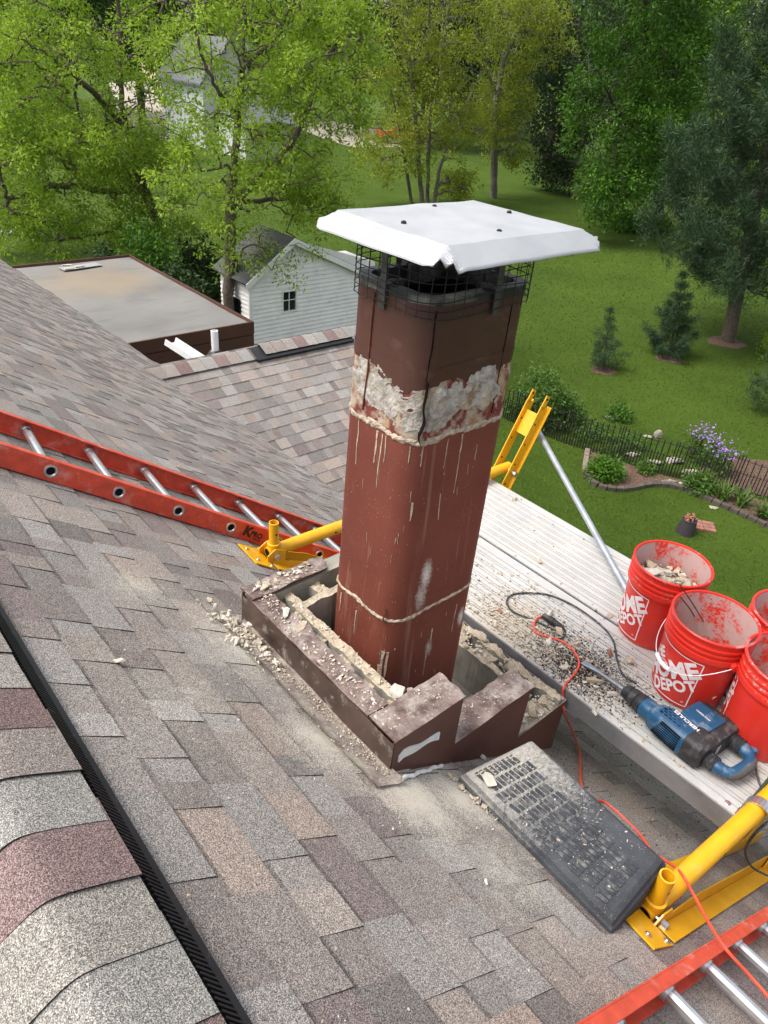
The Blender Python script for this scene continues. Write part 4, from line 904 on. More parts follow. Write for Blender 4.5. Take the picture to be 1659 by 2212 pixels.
for i, (px, py, s3, mat, lab) in enumerate((
        (1187, 1328, (0.05, 0.02, 0.014), "pale_mortar", "flat white plaster slab lying above the cord plug"), (1208, 1362, (0.038, 0.024, 0.016), "mortar", "pale flake resting over the orange cord"), (1186, 1386, (0.03, 0.022, 0.012), "pale_mortar", "cream flake just below the cord plug"),
        (1245, 1393, (0.026, 0.018, 0.016), "mortar", "small mortar lump beneath the plug"), (1270, 1428, (0.02, 0.016, 0.014), "mortar", "rounded lump between the orange and black cords"), (1218, 1440, (0.024, 0.02, 0.016), "pale_mortar", "white lump in the middle of the dark grit"),
        (1290, 1472, (0.065, 0.018, 0.016), "mortar", "long bar-shaped mortar piece on the dark grit"), (1322, 1498, (0.03, 0.016, 0.014), "pale_mortar", "white chip right of the bar-shaped piece"), (1284, 1540, (0.016, 0.016, 0.012), "pale_mortar", "white chip near the plank edge in the grit"),
        (1378, 1372, (0.035, 0.018, 0.008), "mortar", "thin tan flake on the plank left of the bucket"), (1318, 1330, (0.022, 0.02, 0.006), "mortar", "flat tan flake beyond the black cord loop"), (1360, 1428, (0.024, 0.026, 0.02), "mortar", "brownish chunk in front of the far bucket"),
        (1318, 1408, (0.026, 0.024, 0.016), "brick_red", "pinkish brick chunk inside the black cord loop"), (1113, 1078, (0.024, 0.02, 0.014), "mortar", "round lump alone on the far edge of the plank"), (1166, 1212, (0.022, 0.018, 0.012), "mortar", "tan lump on the plank seam"),
        (1148, 1341, (0.022, 0.015, 0.01), "pale_mortar", "white chip left of the cord plug"), (1458, 1512, (0.032, 0.024, 0.02), "mortar", "tan lump against the near bucket's foot"), (1080, 1318, (0.02, 0.014, 0.012), "brick_red", "dark red chip near the flue on the plank"))):
    p = on_z(px, py, PZ + s3[2] * 0.5); chunk("mortar_piece" if mat != "brick_red" else "brick_chip", tuple(p), s3, mat, lab, "debris", seed=90 + i, rotz=[0.4, 1.0, 0.2, 0, 1, 2, -0.9, -0.7, 1, -0.6, 0.4, 1.1, 0.5, 0, 1, 2, 0.4, 1][i])

# ------------------------------------------------------------------ ladders
def ladder(name, label, org, slope_y, width, s0, s1, rung_off, h0, sticker=False):
    t = thing("ladder", label, "ladder", tuple(rp(org[0], org[1])), "red fibreglass ladders on the roof")
    A = Vector(np.array([1, slope_y, -MS])).normalized(); N = Vector(SN); B = N.cross(A).normalized()   # B points towards +Y
    O = Vector(rp(org[0], org[1], h0 + 0.042))
    for side in (0, 1):
        b = MB(); c = O + B * (width * side); sg = 1 if side == 0 else -1
        p0, p1 = c + A * s0, c + A * s1
        b.bar(p0, p1, 0.005, 0.084, up=N)
        for q in (-0.0395, 0.0395): b.bar(p0 + N * q + B * (sg * 0.0165), p1 + N * q + B * (sg * 0.0165), 0.028, 0.005, up=N)
        b.build("rail", "fiberglass_red", t, bevel=0.0015)
    s_ = s0 + rung_off; k_ = 0
    while s_ < s1 - 0.1:
        c = O + A * s_; b = MB(); n = 20; secs = []
        def prf(rad):
            out = []
            for q in range(n):
                a_ = 2 * math.pi * q / n; rr_ = rad * (1.0 + 0.05 * (q % 2)); out.append(A * (math.cos(a_) * rr_) + N * (math.sin(a_) * rr_ * 0.92))
            return out
        vs = [c + B * yy + q for yy in (0.003, width - 0.003) for q in prf(0.0175)]
        b.add(vs, [(i, (i + 1) % n, n + (i + 1) % n, n + i) for i in range(n)])
        rung = b.build("rung", "rung_aluminium", t)
        for yy, d_ in ((0.0025, 1), (width - 0.0025, -1)):
            MB().lathe(c + B * yy, [(0.0265, 0.0), (0.0265, 0.005), (0.0225, 0.012), (0.020, 0.026), (0.0180, 0.028)], 20, axis=B * d_).build("collar", "rung_aluminium", rung, True)
        for yy, d_ in ((-0.0028, -1), (width + 0.0028, 1)):
            MB().lathe(c + B * yy, [(0.0265, 0.0), (0.025, 0.005), (0.019, 0.0055), (0.016, 0.001)], 20, axis=B * d_).build("collar", "rung_aluminium", rung, True)
            MB().lathe(c + B * yy, [(0.0155, 0.001), (0.0, 0.001)], 16, axis=B * d_).build("rung_opening", "soot_and_hole_shade", rung)  # flat disc, the dark of the hollow rung is painted on
        if sticker and k_ in (2, 6): MB().lathe(c + B * (width - 0.028), [(0.0165, 0.0), (0.0172, -0.03)], 18, axis=B).build("rubber_band", "black_plastic", rung, True)
        s_ += 0.279; k_ += 1
    return t, O, A, B, N
ladA = ladder("ladder", "red fibreglass ladder lying behind the chimney, pointing up to the ridge", (0.619, 2.521), -0.17, 0.47, -0.70, 2.9, 0.70 - 0.558, 0.008, True)
ladder("ladder", "red fibreglass ladder in the near right corner under the orange cord", (1.002, -0.395), -0.117, 0.47, -0.9, 2.9, 0.9 - 0.558, 0.008)
t, O, A, B, N = ladA
s_ = (1.40 - 0.619) * 1.215
c = O + A * s_ - B * 0.0045
q = MB(); q.hexa([c + A * a_ + N * b_ - B * d_ for d_ in (0, 0.0008) for a_, b_ in ((-0.045, -0.034), (0.075, -0.034), (0.075, 0.034), (-0.045, 0.034))]); st = q.build("sticker", "sticker_red", t)
for (txt, size, da, dn, bold) in (("K", 0.066, -0.018, 0.004, 0.004), ("PRO", 0.036, 0.036, 0.0, 0.002), ("KELLER", 0.013, 0.046, -0.022, 0.0006)):
    lettering("lettering", txt, size, c + A * da + N * dn - B * 0.0013, A - N * 0.06, N, "print_black", st, bold)
c = O + A * ((1.905 - 0.619) * 1.215) - B * 0.0045
q = MB(); q.hexa([c + A * a_ + N * b_ - B * d_ for d_ in (0, 0.0008) for a_, b_ in ((-0.04, -0.03), (0.10, -0.03), (0.10, 0.03), (-0.04, 0.03))]); st = q.build("sticker", "sticker_paper", t)
q = MB(); q.hexa([c + A * a_ + N * b_ - B * d_ for d_ in (0.0009, 0.0015) for a_, b_ in ((-0.03, -0.025), (-0.005, -0.025), (-0.005, 0.025), (-0.03, 0.025))]); q.build("sticker_panel", "print_black", st)

# ------------------------------------------------------------------ yellow roof brackets
def bracket(label, H, slope_y, arm_len, strut_top):
    t = thing("roof_bracket", label, "roof bracket", (H[0], H[1], roofz(H[0])), "yellow roof brackets")
    H = Vector(H); e = Vector((1, slope_y, 0)).normalized(); L = Vector((-e.y, e.x, 0)); A = (Vector((1, slope_y, -MS))).normalized(); N = Vector(SN)
    base = Vector((H.x, H.y, roofz(H.x))) + N * 0.012
    arm = MB().tube([H + e * -0.02, H + e * 0.06, H + e * 0.12, H + e * arm_len], [0.026, 0.028, 0.030, 0.030], 24).build("arm_tube", "yellow_paint", t, True)
    for s_ in (0.34, 0.9): MB().lathe(H + e * s_ - L * 0.0302, [(0.006, 0.0), (0, 0.0)], 12, axis=-L).build("bolt_hole", "soot_and_hole_shade", arm)  # bracket holes are flat discs with their inner shade as colour
    MB().lathe(H + e * (-0.021), [(0.021, 0.0), (0.0, 0.0)], 20, axis=-e).build("tube_opening", "soot_and_hole_shade", arm)  # tube end closed by a disc painted as dark as its inside
    # guard-post stub
    st0 = H + e * 0.015; stub = MB().lathe(st0, [(0.0, 0.02), (0.0225, 0.02), (0.0225, 0.155), (0.018, 0.156), (0.018, 0.06), (0.0, 0.06)], 22).build("post_stub", "yellow_paint", t, True)
    MB().lathe(st0, [(0.031, 0.01), (0.031, 0.045), (0.0235, 0.047)], 22).build("stub_collar", "yellow_paint", stub, True)
    MB().lathe(st0 + Vector((0, 0, 0.10)) - L * 0.0226, [(0.0055, 0.0), (0, 0.0)], 10, axis=-L).build("bolt_hole", "soot_and_hole_shade", stub)
    # base plate with screws
    b = MB(); c = base + A * -0.10
    b.hexa([c + A * a_ + L * l_ + N * h_ for h_ in (-0.003, 0.003) for a_, l_ in ((-0.055, -0.085), (0.05, -0.10), (0.065, 0.085), (-0.055, 0.085))]); pl = b.build("base_plate", "yellow_paint", t)
    for a_, l_ in ((-0.025, -0.05), (-0.03, 0.045), (0.035, -0.085)):
        MB().lathe(c + A * a_ + L * l_ + N * 0.003, [(0.010, 0.0), (0.010, 0.0025), (0.0075, 0.003), (0.0065, 0.006), (0, 0.0065)], 12, axis=N).build("screw", "zinc_bolt", pl, True)
    for sd in (-1, 1):
        b = MB(); c0, c1 = base + L * (sd * 0.062) + A * -0.03, base + L * (sd * 0.062) + A * 1.50
        # upright web with tapered nose, and outward flange on the roof
        w_ = [(-0.02, 0.0), (1.50, 0.0), (1.50, 0.055), (0.22, 0.055), (-0.02, 0.022)]
        b.add([base + L * (sd * 0.045 + d_) + A * a_ + N * h_ for d_ in (0, 0.004) for a_, h_ in w_], [(0, 1, 2, 3, 4), (9, 8, 7, 6, 5)] + [(i, (i + 1) % 5, 5 + (i + 1) % 5, 5 + i) for i in range(5)])
        b.bar(base + L * (sd * 0.072) + A * -0.03 + N * 0.002, base + L * (sd * 0.072) + A * 1.50 + N * 0.002, 0.052, 0.004, up=N)
        b.build("base_channel", "yellow_paint", t)
        b = MB(); cc = H + L * (sd * 0.036); b.add([cc + L * d_ * sd + e * a_ + Vector((0, 0, h_)) for d_ in (0, 0.005) for a_, h_ in ((-0.045, -0.05), (0.05, -0.075), (0.055, 0.01), (0.0, 0.035), (-0.04, 0.01))], [(0, 1, 2, 3, 4), (9, 8, 7, 6, 5)] + [(i, (i + 1) % 5, 5 + (i + 1) % 5, 5 + i) for i in range(5)])
        b.build("hinge_ear", "yellow_paint", t)
    MB().tube([H - L * 0.062 + e * 0.002, H + L * 0.058 + e * 0.002], 0.007, 12).build("hinge_bolt", "zinc_bolt", t, True)
    MB().lathe(H - L * 0.042 + e * 0.002, [(0.0, 0.02), (0.012, 0.02), (0.0125, 0.0)], 6, axis=-L).build("hinge_nut", "zinc_bolt", t)
    # adjustable strut: two punched channels from the lower base end up past the arm end
    E = H + e * (arm_len - 0.03); top = E + e * strut_top[0] + Vector((0, 0, strut_top[1])); dr = (top - E).normalized()
    foot = E - dr * 0.95
    for sd in (-1, 1):
        b = MB(); off = L * (sd * 0.052)
        b.bar(foot + off, top + off - dr * 0.07, 0.006, 0.066, up=e); b.bar(foot + off + L * (sd * 0.014) + e * 0.03, top + off + L * (sd * 0.014) + e * 0.03 - dr * 0.07, 0.028, 0.006, up=e)
        b.bar(top + off - dr * 0.08 - e * 0.014, top + off - e * 0.014, 0.006, 0.034, up=e)
        ch = b.build("strut_channel", "yellow_paint", t)
        for q in range(7): MB().lathe(foot + off - L * 0.0036 + dr * (0.5 + 0.125 * q) - e * 0.01, [(0.0065, 0.0), (0, 0)], 10, axis=-L).build("bolt_hole", "soot_and_hole_shade", ch)  # punched holes drawn as dark discs, shade in the colour
        MB().lathe(top + off - L * 0.0036 - dr * 0.02 - e * 0.014, [(0.008, 0.0), (0, 0)], 10, axis=-L).build("bolt_hole", "soot_and_hole_shade", ch)
    if strut_top[1] > 0.3:
        b = MB(); b.bar(top - dr * 0.26, top - dr * 0.12, 0.10, 0.006, up=e); b.build("spacer_plate", "yellow_paint", t)
    MB().tube([E - L * 0.085, E + L * 0.07], 0.009, 12).build("strut_bolt", "zinc_bolt", t, True)
    MB().lathe(E - L * 0.072, [(0.0, 0.016), (0.014, 0.016), (0.014, 0.0)], 6, axis=-L).build("strut_nut", "zinc_bolt", t)
    return E, e, L, dr
E_, e_, L_, dr_ = bracket("yellow roof bracket behind the flue, its twin arms rising above the far plank edge", (1.43, 2.21, -1.95), -0.053, 1.58, (0.20, 0.43))
bracket("yellow roof bracket at lower right between black wedge and near ladder", (1.359, 0.2015, -1.94), -0.086, 1.62, (0.10, 0.12))
a = on_y(1155, 918, 2.16); c = on_y(1302, 1182, 1.30)
MB().tube([a, c, Vector(c) + (Vector(c) - Vector(a)) * 0.55], 0.016, 16).build("steel_pipe", "galvanised", None, True)
tag(bpy.data.objects["steel_pipe"], "grey galvanised pipe slanting down behind the outer plank", "pipe")

# ------------------------------------------------------------------ buckets
def bucket(label, cx, cy, logo_turn=None, fill=0, bail=None, z=PZ):
    t = thing("bucket", label, "bucket", (cx, cy, z), "red buckets on the planks")
    rb, rt, hh = 0.132, 0.150, 0.37
    R_ = lambda h: rb + (rt - rb) * h / hh
    prof = [(rb - 0.012, 0.0), (rb - 0.003, 0.004), (rb, 0.012), (R_(0.27), 0.27)]
    body = MB().lathe((cx, cy, z + 0.001), prof + [(R_(0.272), 0.272)], 56).build("body", "bucket_red", t, True, angle=50)
    rim = [(R_(0.268), 0.266), (0.155, 0.268), (0.155, 0.290), (0.1485, 0.292), (0.1485, 0.303), (0.1555, 0.305), (0.1555, 0.312), (0.150, 0.314), (0.150, 0.327), (0.157, 0.329), (0.157, 0.336), (0.1515, 0.338), (0.1515, 0.358), (0.158, 0.361), (0.1585, 0.368), (0.155, 0.371), (0.149, 0.369), (0.147, 0.362)]
    MB().lathe((cx, cy, z + 0.001), rim, 64).build("rim", "bucket_rim_red", t, True, angle=30)
    MB().lathe((cx, cy, z + 0.001), [(0.147, 0.364), (0.142, 0.29), (0.128, 0.01), (0.0, 0.01)], 48).build("inside", "bucket_inside", t, True)
    phi = math.atan2(-cy, -cx)
    if logo_turn is not None:
        th0 = phi + R(logo_turn); v0 = 0.138; half = 0.112
        def wrap(u, v, off=0.0011):
            h = v0 + v; r_ = R_(h) + off; a_ = th0 + u / (rb + 0.008); return (cx + math.cos(a_) * r_, cy + math.sin(a_) * r_, z + h)
        b = MB()
        cs = [(-half, -half), (half, -half), (half, half), (-half, half)]
        for i in range(4):
            (u0, v0_), (u1, v1_) = cs[i], cs[(i + 1) % 4]
            L0 = 0.0022; dx, dy = (u1 - u0) / (2 * half), (v1_ - v0_) / (2 * half)
            P = []
            for s_ in range(25):
                u, v = u0 + (u1 - u0) * s_ / 24, v0_ + (v1_ - v0_) * s_ / 24; P += [wrap(u - dy * L0, v + dx * L0), wrap(u + dy * L0, v - dx * L0)]
            b.add(P, [(2 * s_, 2 * s_ + 1, 2 * s_ + 3, 2 * s_ + 2) for s_ in range(24)])
        ca, sa = math.cos(R(33)), math.sin(R(33))
        for (txt, size, x, y, bold, sx) in (("THE", 0.056, -0.052, 0.068, 0.0022, 0.95), ("HOME", 0.098, 0.0, 0.004, 0.0042, 0.93), ("DEPOT", 0.068, 0.002, -0.062, 0.0026, 0.90)):
            v, f = textgeo(txt, size, bold, sx)
            b.add([wrap((p + x) * ca - (q + y) * sa, (p + x) * sa + (q + y) * ca) for p, q in v], f)
        P = []
        for s_ in range(17):
            a_ = 2 * math.pi * s_ / 16
            for r_ in (0.0036, 0.0048): P.append(wrap(0.094 + r_ * math.cos(a_), -0.094 + r_ * math.sin(a_)))
        b.add(P, [(2 * s_, 2 * s_ + 1, 2 * s_ + 3, 2 * s_ + 2) for s_ in range(16)])
        v, f = textgeo("R", 0.006); b.add([wrap(0.094 + p, -0.094 + q) for p, q in v], f)
        b.build("printed_logo", "print_white", body)
    if bail is not None:
        f_ = phi + R(bail); F = Vector((math.cos(f_), math.sin(f_), 0)); Er = Vector((-F.y, F.x, 0)); C = Vector((cx, cy, z + 0.275)); P = []
        for i in range(25):
            a_ = math.pi * i / 24; P.append(C - Er * (0.166 * math.cos(a_)) + F * (0.158 * math.sin(a_)) + Vector((0, 0, -0.115 * math.sin(a_) ** 1.5)))
        bl = MB().tube(P, 0.0016, 8).build("bail", "white_gloss", t, True)
        MB().tube(P[10:15], 0.0085, 14).build("grip", "white_gloss", bl, True)
        for q in (P[0], P[-1]): MB().lathe(q, [(0.016, -0.02), (0.016, 0.004), (0.0, 0.006)], 14, axis=(Vector(q) - C)).build("ear", "bucket_rim_red", t, True)
    if fill:
        r_ = np.random.default_rng(fill); n = 130; a_ = r_.uniform(0, 6.28, n); q = 0.118 * np.sqrt(r_.random(n)); lev = {1: 0.27, 2: 0.10, 3: 0.06}[fill]
        s_ = 0.006 + 0.03 * r_.random(n) ** 2; P = np.stack([cx + q * np.cos(a_), cy + q * np.sin(a_), z + lev - 0.01 + 0.02 * r_.random(n)], 1)
        o = scatter("rubble_load", P, s_, ["mortar", "pale_mortar"], None, fill + 40, mi=r_.integers(0, 2, n)); tag(o, ["", "broken mortar filling the far bucket almost to its rim", "broken mortar low inside the near bucket", "broken mortar low inside the cut-off bucket"][fill], "rubble")
        MB().lathe((cx, cy, z), [(0.126, lev - 0.02), (0.0, lev - 0.012)], 24).build("rubble_bed", "mortar", o)
    return t
bucket("red bucket farther back, heaped with pale rubble and one big flat stone", 2.48, 0.868, -60, 1)
bucket("red bucket in front, white-gripped handle hanging across its printed square", 2.30, 0.592, -34, 2, -42)
c3, c4 = on_z(1722, 1330, -1.63), on_z(1716, 1432, -1.63)
bucket("red bucket cut by the right edge, upper one behind the other", c3[0], c3[1], None, 3)
bucket("red bucket cut by the right edge, lower one next to the breaker handle", c4[0], c4[1], -105, 0)
MB().lathe((c4[0], c4[1], PZ), [(0.128, 0.05), (0.0, 0.06)], 24).build("mortar_dust", "pale_mortar"); tag(bpy.data.objects["mortar_dust"], "grey dust lying in the lower right bucket", "dust")
chunk("stone_slab", (2.425, 0.93, PZ + 0.305), (0.075, 0.05, 0.022), "pale_mortar", "flat pale stone on top of the far bucket's load", "stone slab", seed=5, rotz=-0.4, tilt=-0.35)
for i, (pts, lab) in enumerate((([on_z(1468, 1262, -1.50), on_z(1500, 1310, -1.62), on_z(1530, 1360, -1.86)], "long rusty wire sticking out of the near bucket"), ([on_z(1470, 1290, -1.55), on_z(1490, 1315, -1.65), on_z(1508, 1345, -1.84)], "short rusty wire beside the longer one in the near bucket"))):
    o = MB().tube(spline(pts, 5), 0.0022, 6).build("rusty_wire", "rebar_wire"); tag(o, lab, "wire")

# ------------------------------------------------------------------ demolition hammer
ham = thing("demolition_hammer", "blue and black electric demolition hammer with chisel lying on the plank", "power tool", (2.03, 0.6, PZ))
T0 = Vector((2.073, 0.919, PZ)); a_ = Vector((-0.15, -0.989, 0)).normalized(); b_ = Vector((0.989, -0.15, 0)).normalized(); zz = Vector((0, 0, 1))
def hp(s, t=0.0, h=0.05): return T0 + a_ * (s if s < 0.2 else 0.2 + (s - 0.2) * 0.84) + b_ * t + zz * h
MB().loft([(hp(0.0, 0, 0.012), b_ * 0.017, zz * 0.002, 4), (hp(0.03, 0, 0.015), b_ * 0.015, zz * 0.006, 4), (hp(0.06, 0, 0.02), b_ * 0.0105, zz * 0.010, 3), (hp(0.08, 0, 0.024), b_ * 0.0095, zz * 0.0095, 2), (hp(0.23, 0, 0.048), b_ * 0.0095, zz * 0.0095, 2)], 16).build("chisel", "steel", ham, True)
secs = [(0.205, 0.018), (0.21, 0.026), (0.235, 0.029), (0.24, 0.026), (0.246, 0.031), (0.275, 0.034), (0.28, 0.030), (0.288, 0.036), (0.312, 0.038)]
MB().loft([(hp(s, 0, 0.05), b_ * r_, zz * r_, 2.3) for s, r_ in secs], 22).build("chuck_sleeve", "tool_black", ham, True)
MB().loft([(hp(s, 0, 0.052), b_ * r_, zz * r_, 2.3) for s, r_ in ((0.312, 0.034), (0.318, 0.037), (0.35, 0.037), (0.362, 0.036))], 24).build("nose_ring", "tool_blue", ham, True)
hb = MB().loft([(hp(s, t, h), b_ * w_, zz * v_, ex) for s, t, h, w_, v_, ex in ((0.362, 0, 0.052, 0.036, 0.037, 2.3), (0.378, 0.0, 0.053, 0.046, 0.046, 2.6), (0.42, 0.004, 0.055, 0.053, 0.053, 3.0), (0.50, 0.006, 0.056, 0.056, 0.054, 3.2), (0.545, 0.008, 0.056, 0.056, 0.054, 3.4), (0.552, 0.008, 0.056, 0.054, 0.052, 3.4))], 30).build("body", "tool_blue", ham, True)
for i in range(8):
    tt = -0.050 + 0.002 * i; q = MB(); hgt = 0.030 + 0.0095 * i
    q.bar(hp(0.41 + 0.004 * i, -0.0495 + 0.0006 * i, hgt), hp(0.535, -0.0495 + 0.0005 * i, hgt), 0.006, 0.0022, up=zz); q.build("cooling_slot", "soot_and_hole_shade", hb)  # slots are raised bars, their shade given as black colour
for i in range(4):
    for j in range(5):
        q = MB(); q.bar(hp(0.40 + 0.022 * j + 0.011 * (i % 2), -0.018 + 0.012 * i, 0.1065), hp(0.414 + 0.022 * j + 0.011 * (i % 2), -0.018 + 0.012 * i, 0.1078), 0.0028, 0.004, up=zz); q.build("cooling_slot", "soot_and_hole_shade", hb)  # top slots likewise: small bars painted with slot shade
MB().loft([(hp(s, t, 0.056), b_ * w_, zz * v_, 4) for s, t, w_, v_ in ((0.54, 0.012, 0.057, 0.053), (0.56, 0.014, 0.060, 0.056), (0.62, 0.016, 0.058, 0.054), (0.635, 0.016, 0.046, 0.044))], 28).build("rear_housing", "tool_black", ham, True)
MB().loft([(hp(s, t, 0.052), b_ * w_, zz * v_, 5) for s, t, w_, v_ in ((0.455, 0.115, 0.062, 0.045), (0.465, 0.12, 0.072, 0.050), (0.60, 0.128, 0.078, 0.050), (0.63, 0.128, 0.072, 0.046))], 28).build("motor_housing", "tool_black", ham, True)
mc = MB().loft([(hp(s, t, 0.101), b_ * w_, zz * 0.006, 6) for s, t, w_ in ((0.448, 0.10, 0.05), (0.455, 0.10, 0.056), (0.575, 0.104, 0.056), (0.58, 0.104, 0.052))], 28).build("motor_cover", "tool_blue", ham, True)
lettering("lettering", "HERCULES", 0.021, hp(0.495, 0.026, 0.1112), -a_, -b_, "print_white", hb, 0.0005, 1.05)
lettering("lettering", "MAX DEMO", 0.011, hp(0.51, 0.105, 0.1078), -a_, -b_, "print_white", mc, 0.0002)
q = MB(); q.hexa([hp(0.636 + d_, 0.055 + x, 0.055 + y) for d_ in (0.0, 0.002) for x, y in ((0, -0.018), (0.022, -0.018), (0.022, 0.022), (0, 0.022))]); q.build("rating_plate", "galvanised", ham)
for tt in (0.012, 0.165):
    q = MB(); pr_ = []
    for i in range(9): pr_.append((0.031 if i % 2 else 0.027, 0.006 * i))
    q.lathe(hp(0.622, tt, 0.05), pr_, 24, axis=a_); q.build("rubber_bellow", "tool_black", ham, True)
path = spline([hp(0.66, 0.012, 0.05), hp(0.70, 0.014, 0.05), hp(0.735, 0.035, 0.05), hp(0.742, 0.09, 0.05), hp(0.735, 0.14, 0.05), hp(0.70, 0.163, 0.05), hp(0.66, 0.165, 0.05)], 7)
MB().tube(path, [0.025 - 0.006 * math.sin(math.pi * i / (len(path) - 1)) for i in range(len(path))], 18).build("handle", "tool_blue", ham, True)
pg = [p + a_ * 0.004 - zz * 0.003 for p in path[11:34]]
MB().tube(pg, [0.0195 + 0.002 * math.sin(math.pi * i / (len(pg) - 1)) for i in range(len(pg))], 16).build("hand_grip", "grip_grey", ham, True)
MB().tube([hp(0.70, 0.185, 0.05), hp(0.72, 0.20, 0.05)], 0.012, 12).build("cord_guard", "tool_blue", ham, True)

# ------------------------------------------------------------------ cords
def on_x(px, py, x): r_ = ray(px, py); return r_ * x / r_[0]
def on_roof_px(px, py, h=0.0):
    r_ = ray(px, py); z0 = Z0 + h * SL; return r_ * (z0 / (r_[2] + MS * r_[0]))
zc = PZ + 0.006
P = [on_z(px, py, zc) for px, py in ((1368, 1492), (1345, 1462), (1333, 1425), (1325, 1385), (1300, 1352), (1255, 1318), (1215, 1296), (1175, 1283), (1130, 1281), (1102, 1287), (1095, 1303), (1110, 1322), (1150, 1339), (1180, 1352), (1200, 1362))]
P[0][2] += 0.04; P[1][2] += 0.01
o = MB().tube(spline(P, 6), 0.0042, 8).build("power_cord", "cord_black", None, True); tag(o, "black power cord looping from the blue breaker across the plank", "cord")
plug = thing("cord_plug", "black plug joint between the orange and black cords on the plank", "plug", tuple(on_z(1195, 1345, PZ)))
a, c = Vector(on_z(1172, 1329, PZ + 0.018)), Vector(on_z(1217, 1357, PZ + 0.016)); ax = (c - a)
MB().loft([(a + ax * s, perp(ax)[0] * r_, perp(ax)[1] * r_, 2.6) for s, r_ in ((0, 0.008), (0.05, 0.012), (0.28, 0.013), (0.3, 0.016), (0.52, 0.017), (0.54, 0.014), (0.8, 0.012), (1.0, 0.007))], 16).build("plug_body", "tool_black", plug, True)
MB().tube(spline([c, on_z(1222, 1366, zc), on_z(1215, 1378, zc), on_z(1203, 1380, zc)], 5), 0.0042, 8).build("plug_tail", "cord_black", plug, True)
P = [tuple(on_z(px, py, zc)) for px, py in ((1174, 1331), (1160, 1336), (1153, 1350), (1158, 1366), (1178, 1374), (1205, 1382), (1228, 1394), (1244, 1413), (1251, 1432), (1243, 1453), (1226, 1472), (1217, 1488))]
P += [tuple(on_x(1216, 1502, 1.897)), tuple(on_x(1219, 1540, 1.897)), tuple(on_roof_px(1236, 1578, 0.03)), tuple(on_roof_px(1252, 1625, 0.014)), tuple(on_roof_px(1255, 1690, 0.014)), tuple(on_roof_px(1275, 1730, 0.014))]
P2 = [tuple(on_z(1420, 1850, -2.02)), tuple(on_z(1455, 1871, -1.95)), tuple(on_z(1476, 1893, -1.902)), tuple(on_roof_px(1505, 1945, 0.10)), tuple(on_roof_px(1532, 1995, 0.098)), tuple(on_roof_px(1562, 2042, 0.102)), tuple(on_roof_px(1585, 2070, 0.095)), tuple(on_roof_px(1622, 2110, 0.078)), tuple(on_roof_px(1665, 2160, 0.072)), tuple(on_roof_px(1720, 2230, 0.07))]
mid = [(1.80, 0.55, roofz(1.80) + 0.01), (1.78, 0.40, roofz(1.78) + 0.01), (1.66, 0.29, roofz(1.66) + 0.03)]
o = MB().tube(spline(P + mid + P2, 6), 0.0045, 8).build("extension_cord", "cord_orange", None, True); tag(o, "orange extension cord running from the plug over the plank edge to the near ladder", "cord")
P = [tuple(hp(0.71, 0.19, 0.045)), tuple(on_z(1640, 1690, zc)), tuple(on_z(1662, 1725, zc)), tuple(on_z(1690, 1760, zc)), tuple(on_z(1690, 1800, -2.05))]
o = MB().tube(spline(P, 6), 0.004, 8).build("power_cord", "cord_black", None, True); tag(o, "black lead leaving the breaker handle over the plank end", "cord")
P = [tuple(on_z(1672, 1770, -2.02)), tuple(on_z(1650, 1782, -2.0)), tuple(on_z(1622, 1812, -2.05)), tuple(on_z(1610, 1838, -2.2)), tuple(on_z(1622, 1870, -2.35)), tuple(on_z(1655, 1890, -2.4)), tuple(on_z(1700, 1905, -2.45))]
o = MB().tube(spline(P, 6), 0.0042, 8).build("hanging_cord", "cord_black", None, True); tag(o, "black cord looping round the near yellow bracket", "cord")

# ------------------------------------------------------------------ black roof wedge
wd = thing("roof_wedge", "black rubber roof wedge with rows of ribs, dusty at its upper end", "roof wedge", (1.32, 0.5, -1.95))
WZ = -1.775; Q = [np.array(p) * 0.969 for p in ((1.206, 0.787), (1.474, 0.737), (1.450, 0.238), (1.184, 0.232))]
def wq(u, v): return Q[0] * (1 - u) * (1 - v) + Q[1] * u * (1 - v) + Q[2] * u * v + Q[3] * (1 - u) * v
secs = []
for ins_, dz in ((-0.012, None), (-0.010, -0.026), (-0.004, -0.020), (0.0, -0.008), (0.014, 0.0)):
    lp_ = []
    for (u, v) in ((0, 0), (1, 0), (1, 1), (0, 1)):
        su, sv = (1 if u else -1), (1 if v else -1); p = wq(u, v) + np.array([-ins_ * su, ins_ * sv]); lp_.append((p[0], p[1], WZ + dz if dz is not None else roofz(p[0]) + 0.006))
    secs.append(lp_)
b = MB(); vs_ = [p for l_ in secs for p in l_]
b.add(vs_, [(i * 4 + k_, i * 4 + (k_ + 1) % 4, (i + 1) * 4 + (k_ + 1) % 4, (i + 1) * 4 + k_) for i in range(4) for k_ in range(4)] + [(16, 17, 18, 19), (3, 2, 1, 0)])
for i, (x, y, z) in enumerate(b.v):
    if z < roofz(x) + 0.006: b.v[i] = (x, y, roofz(x) + 0.006 + 0.001 * (i // 4))
b.build("wedge_body", "dusty_rubber", wd, bevel=0.009)
tb = MB().box(-0.0058, 0.0058, -0.0175, 0.0175, 0, 0.0032); tme = None
for rI in range(11):
    for cI in range(10):
        if (rI % 3 == 0 and cI > 8): continue
        u, v = 0.09 + 0.064 * cI + (0.026 if rI % 2 else 0), 0.07 + 0.083 * rI
        p = wq(u, v)
        if tme is None:
            o = tb.build("tread_bar", "foam_rubber", wd, bevel=0.002); tme = o.data
        else:
            o = bpy.data.objects.new("tread_bar", tme); put(o, wd)
        o.location = (p[0], p[1], WZ + 0.0012); o.rotation_euler = (0, 0, 0.06 + rr.uniform(-0.03, 0.03)); WM[o.name] = Matrix.Translation(o.location)
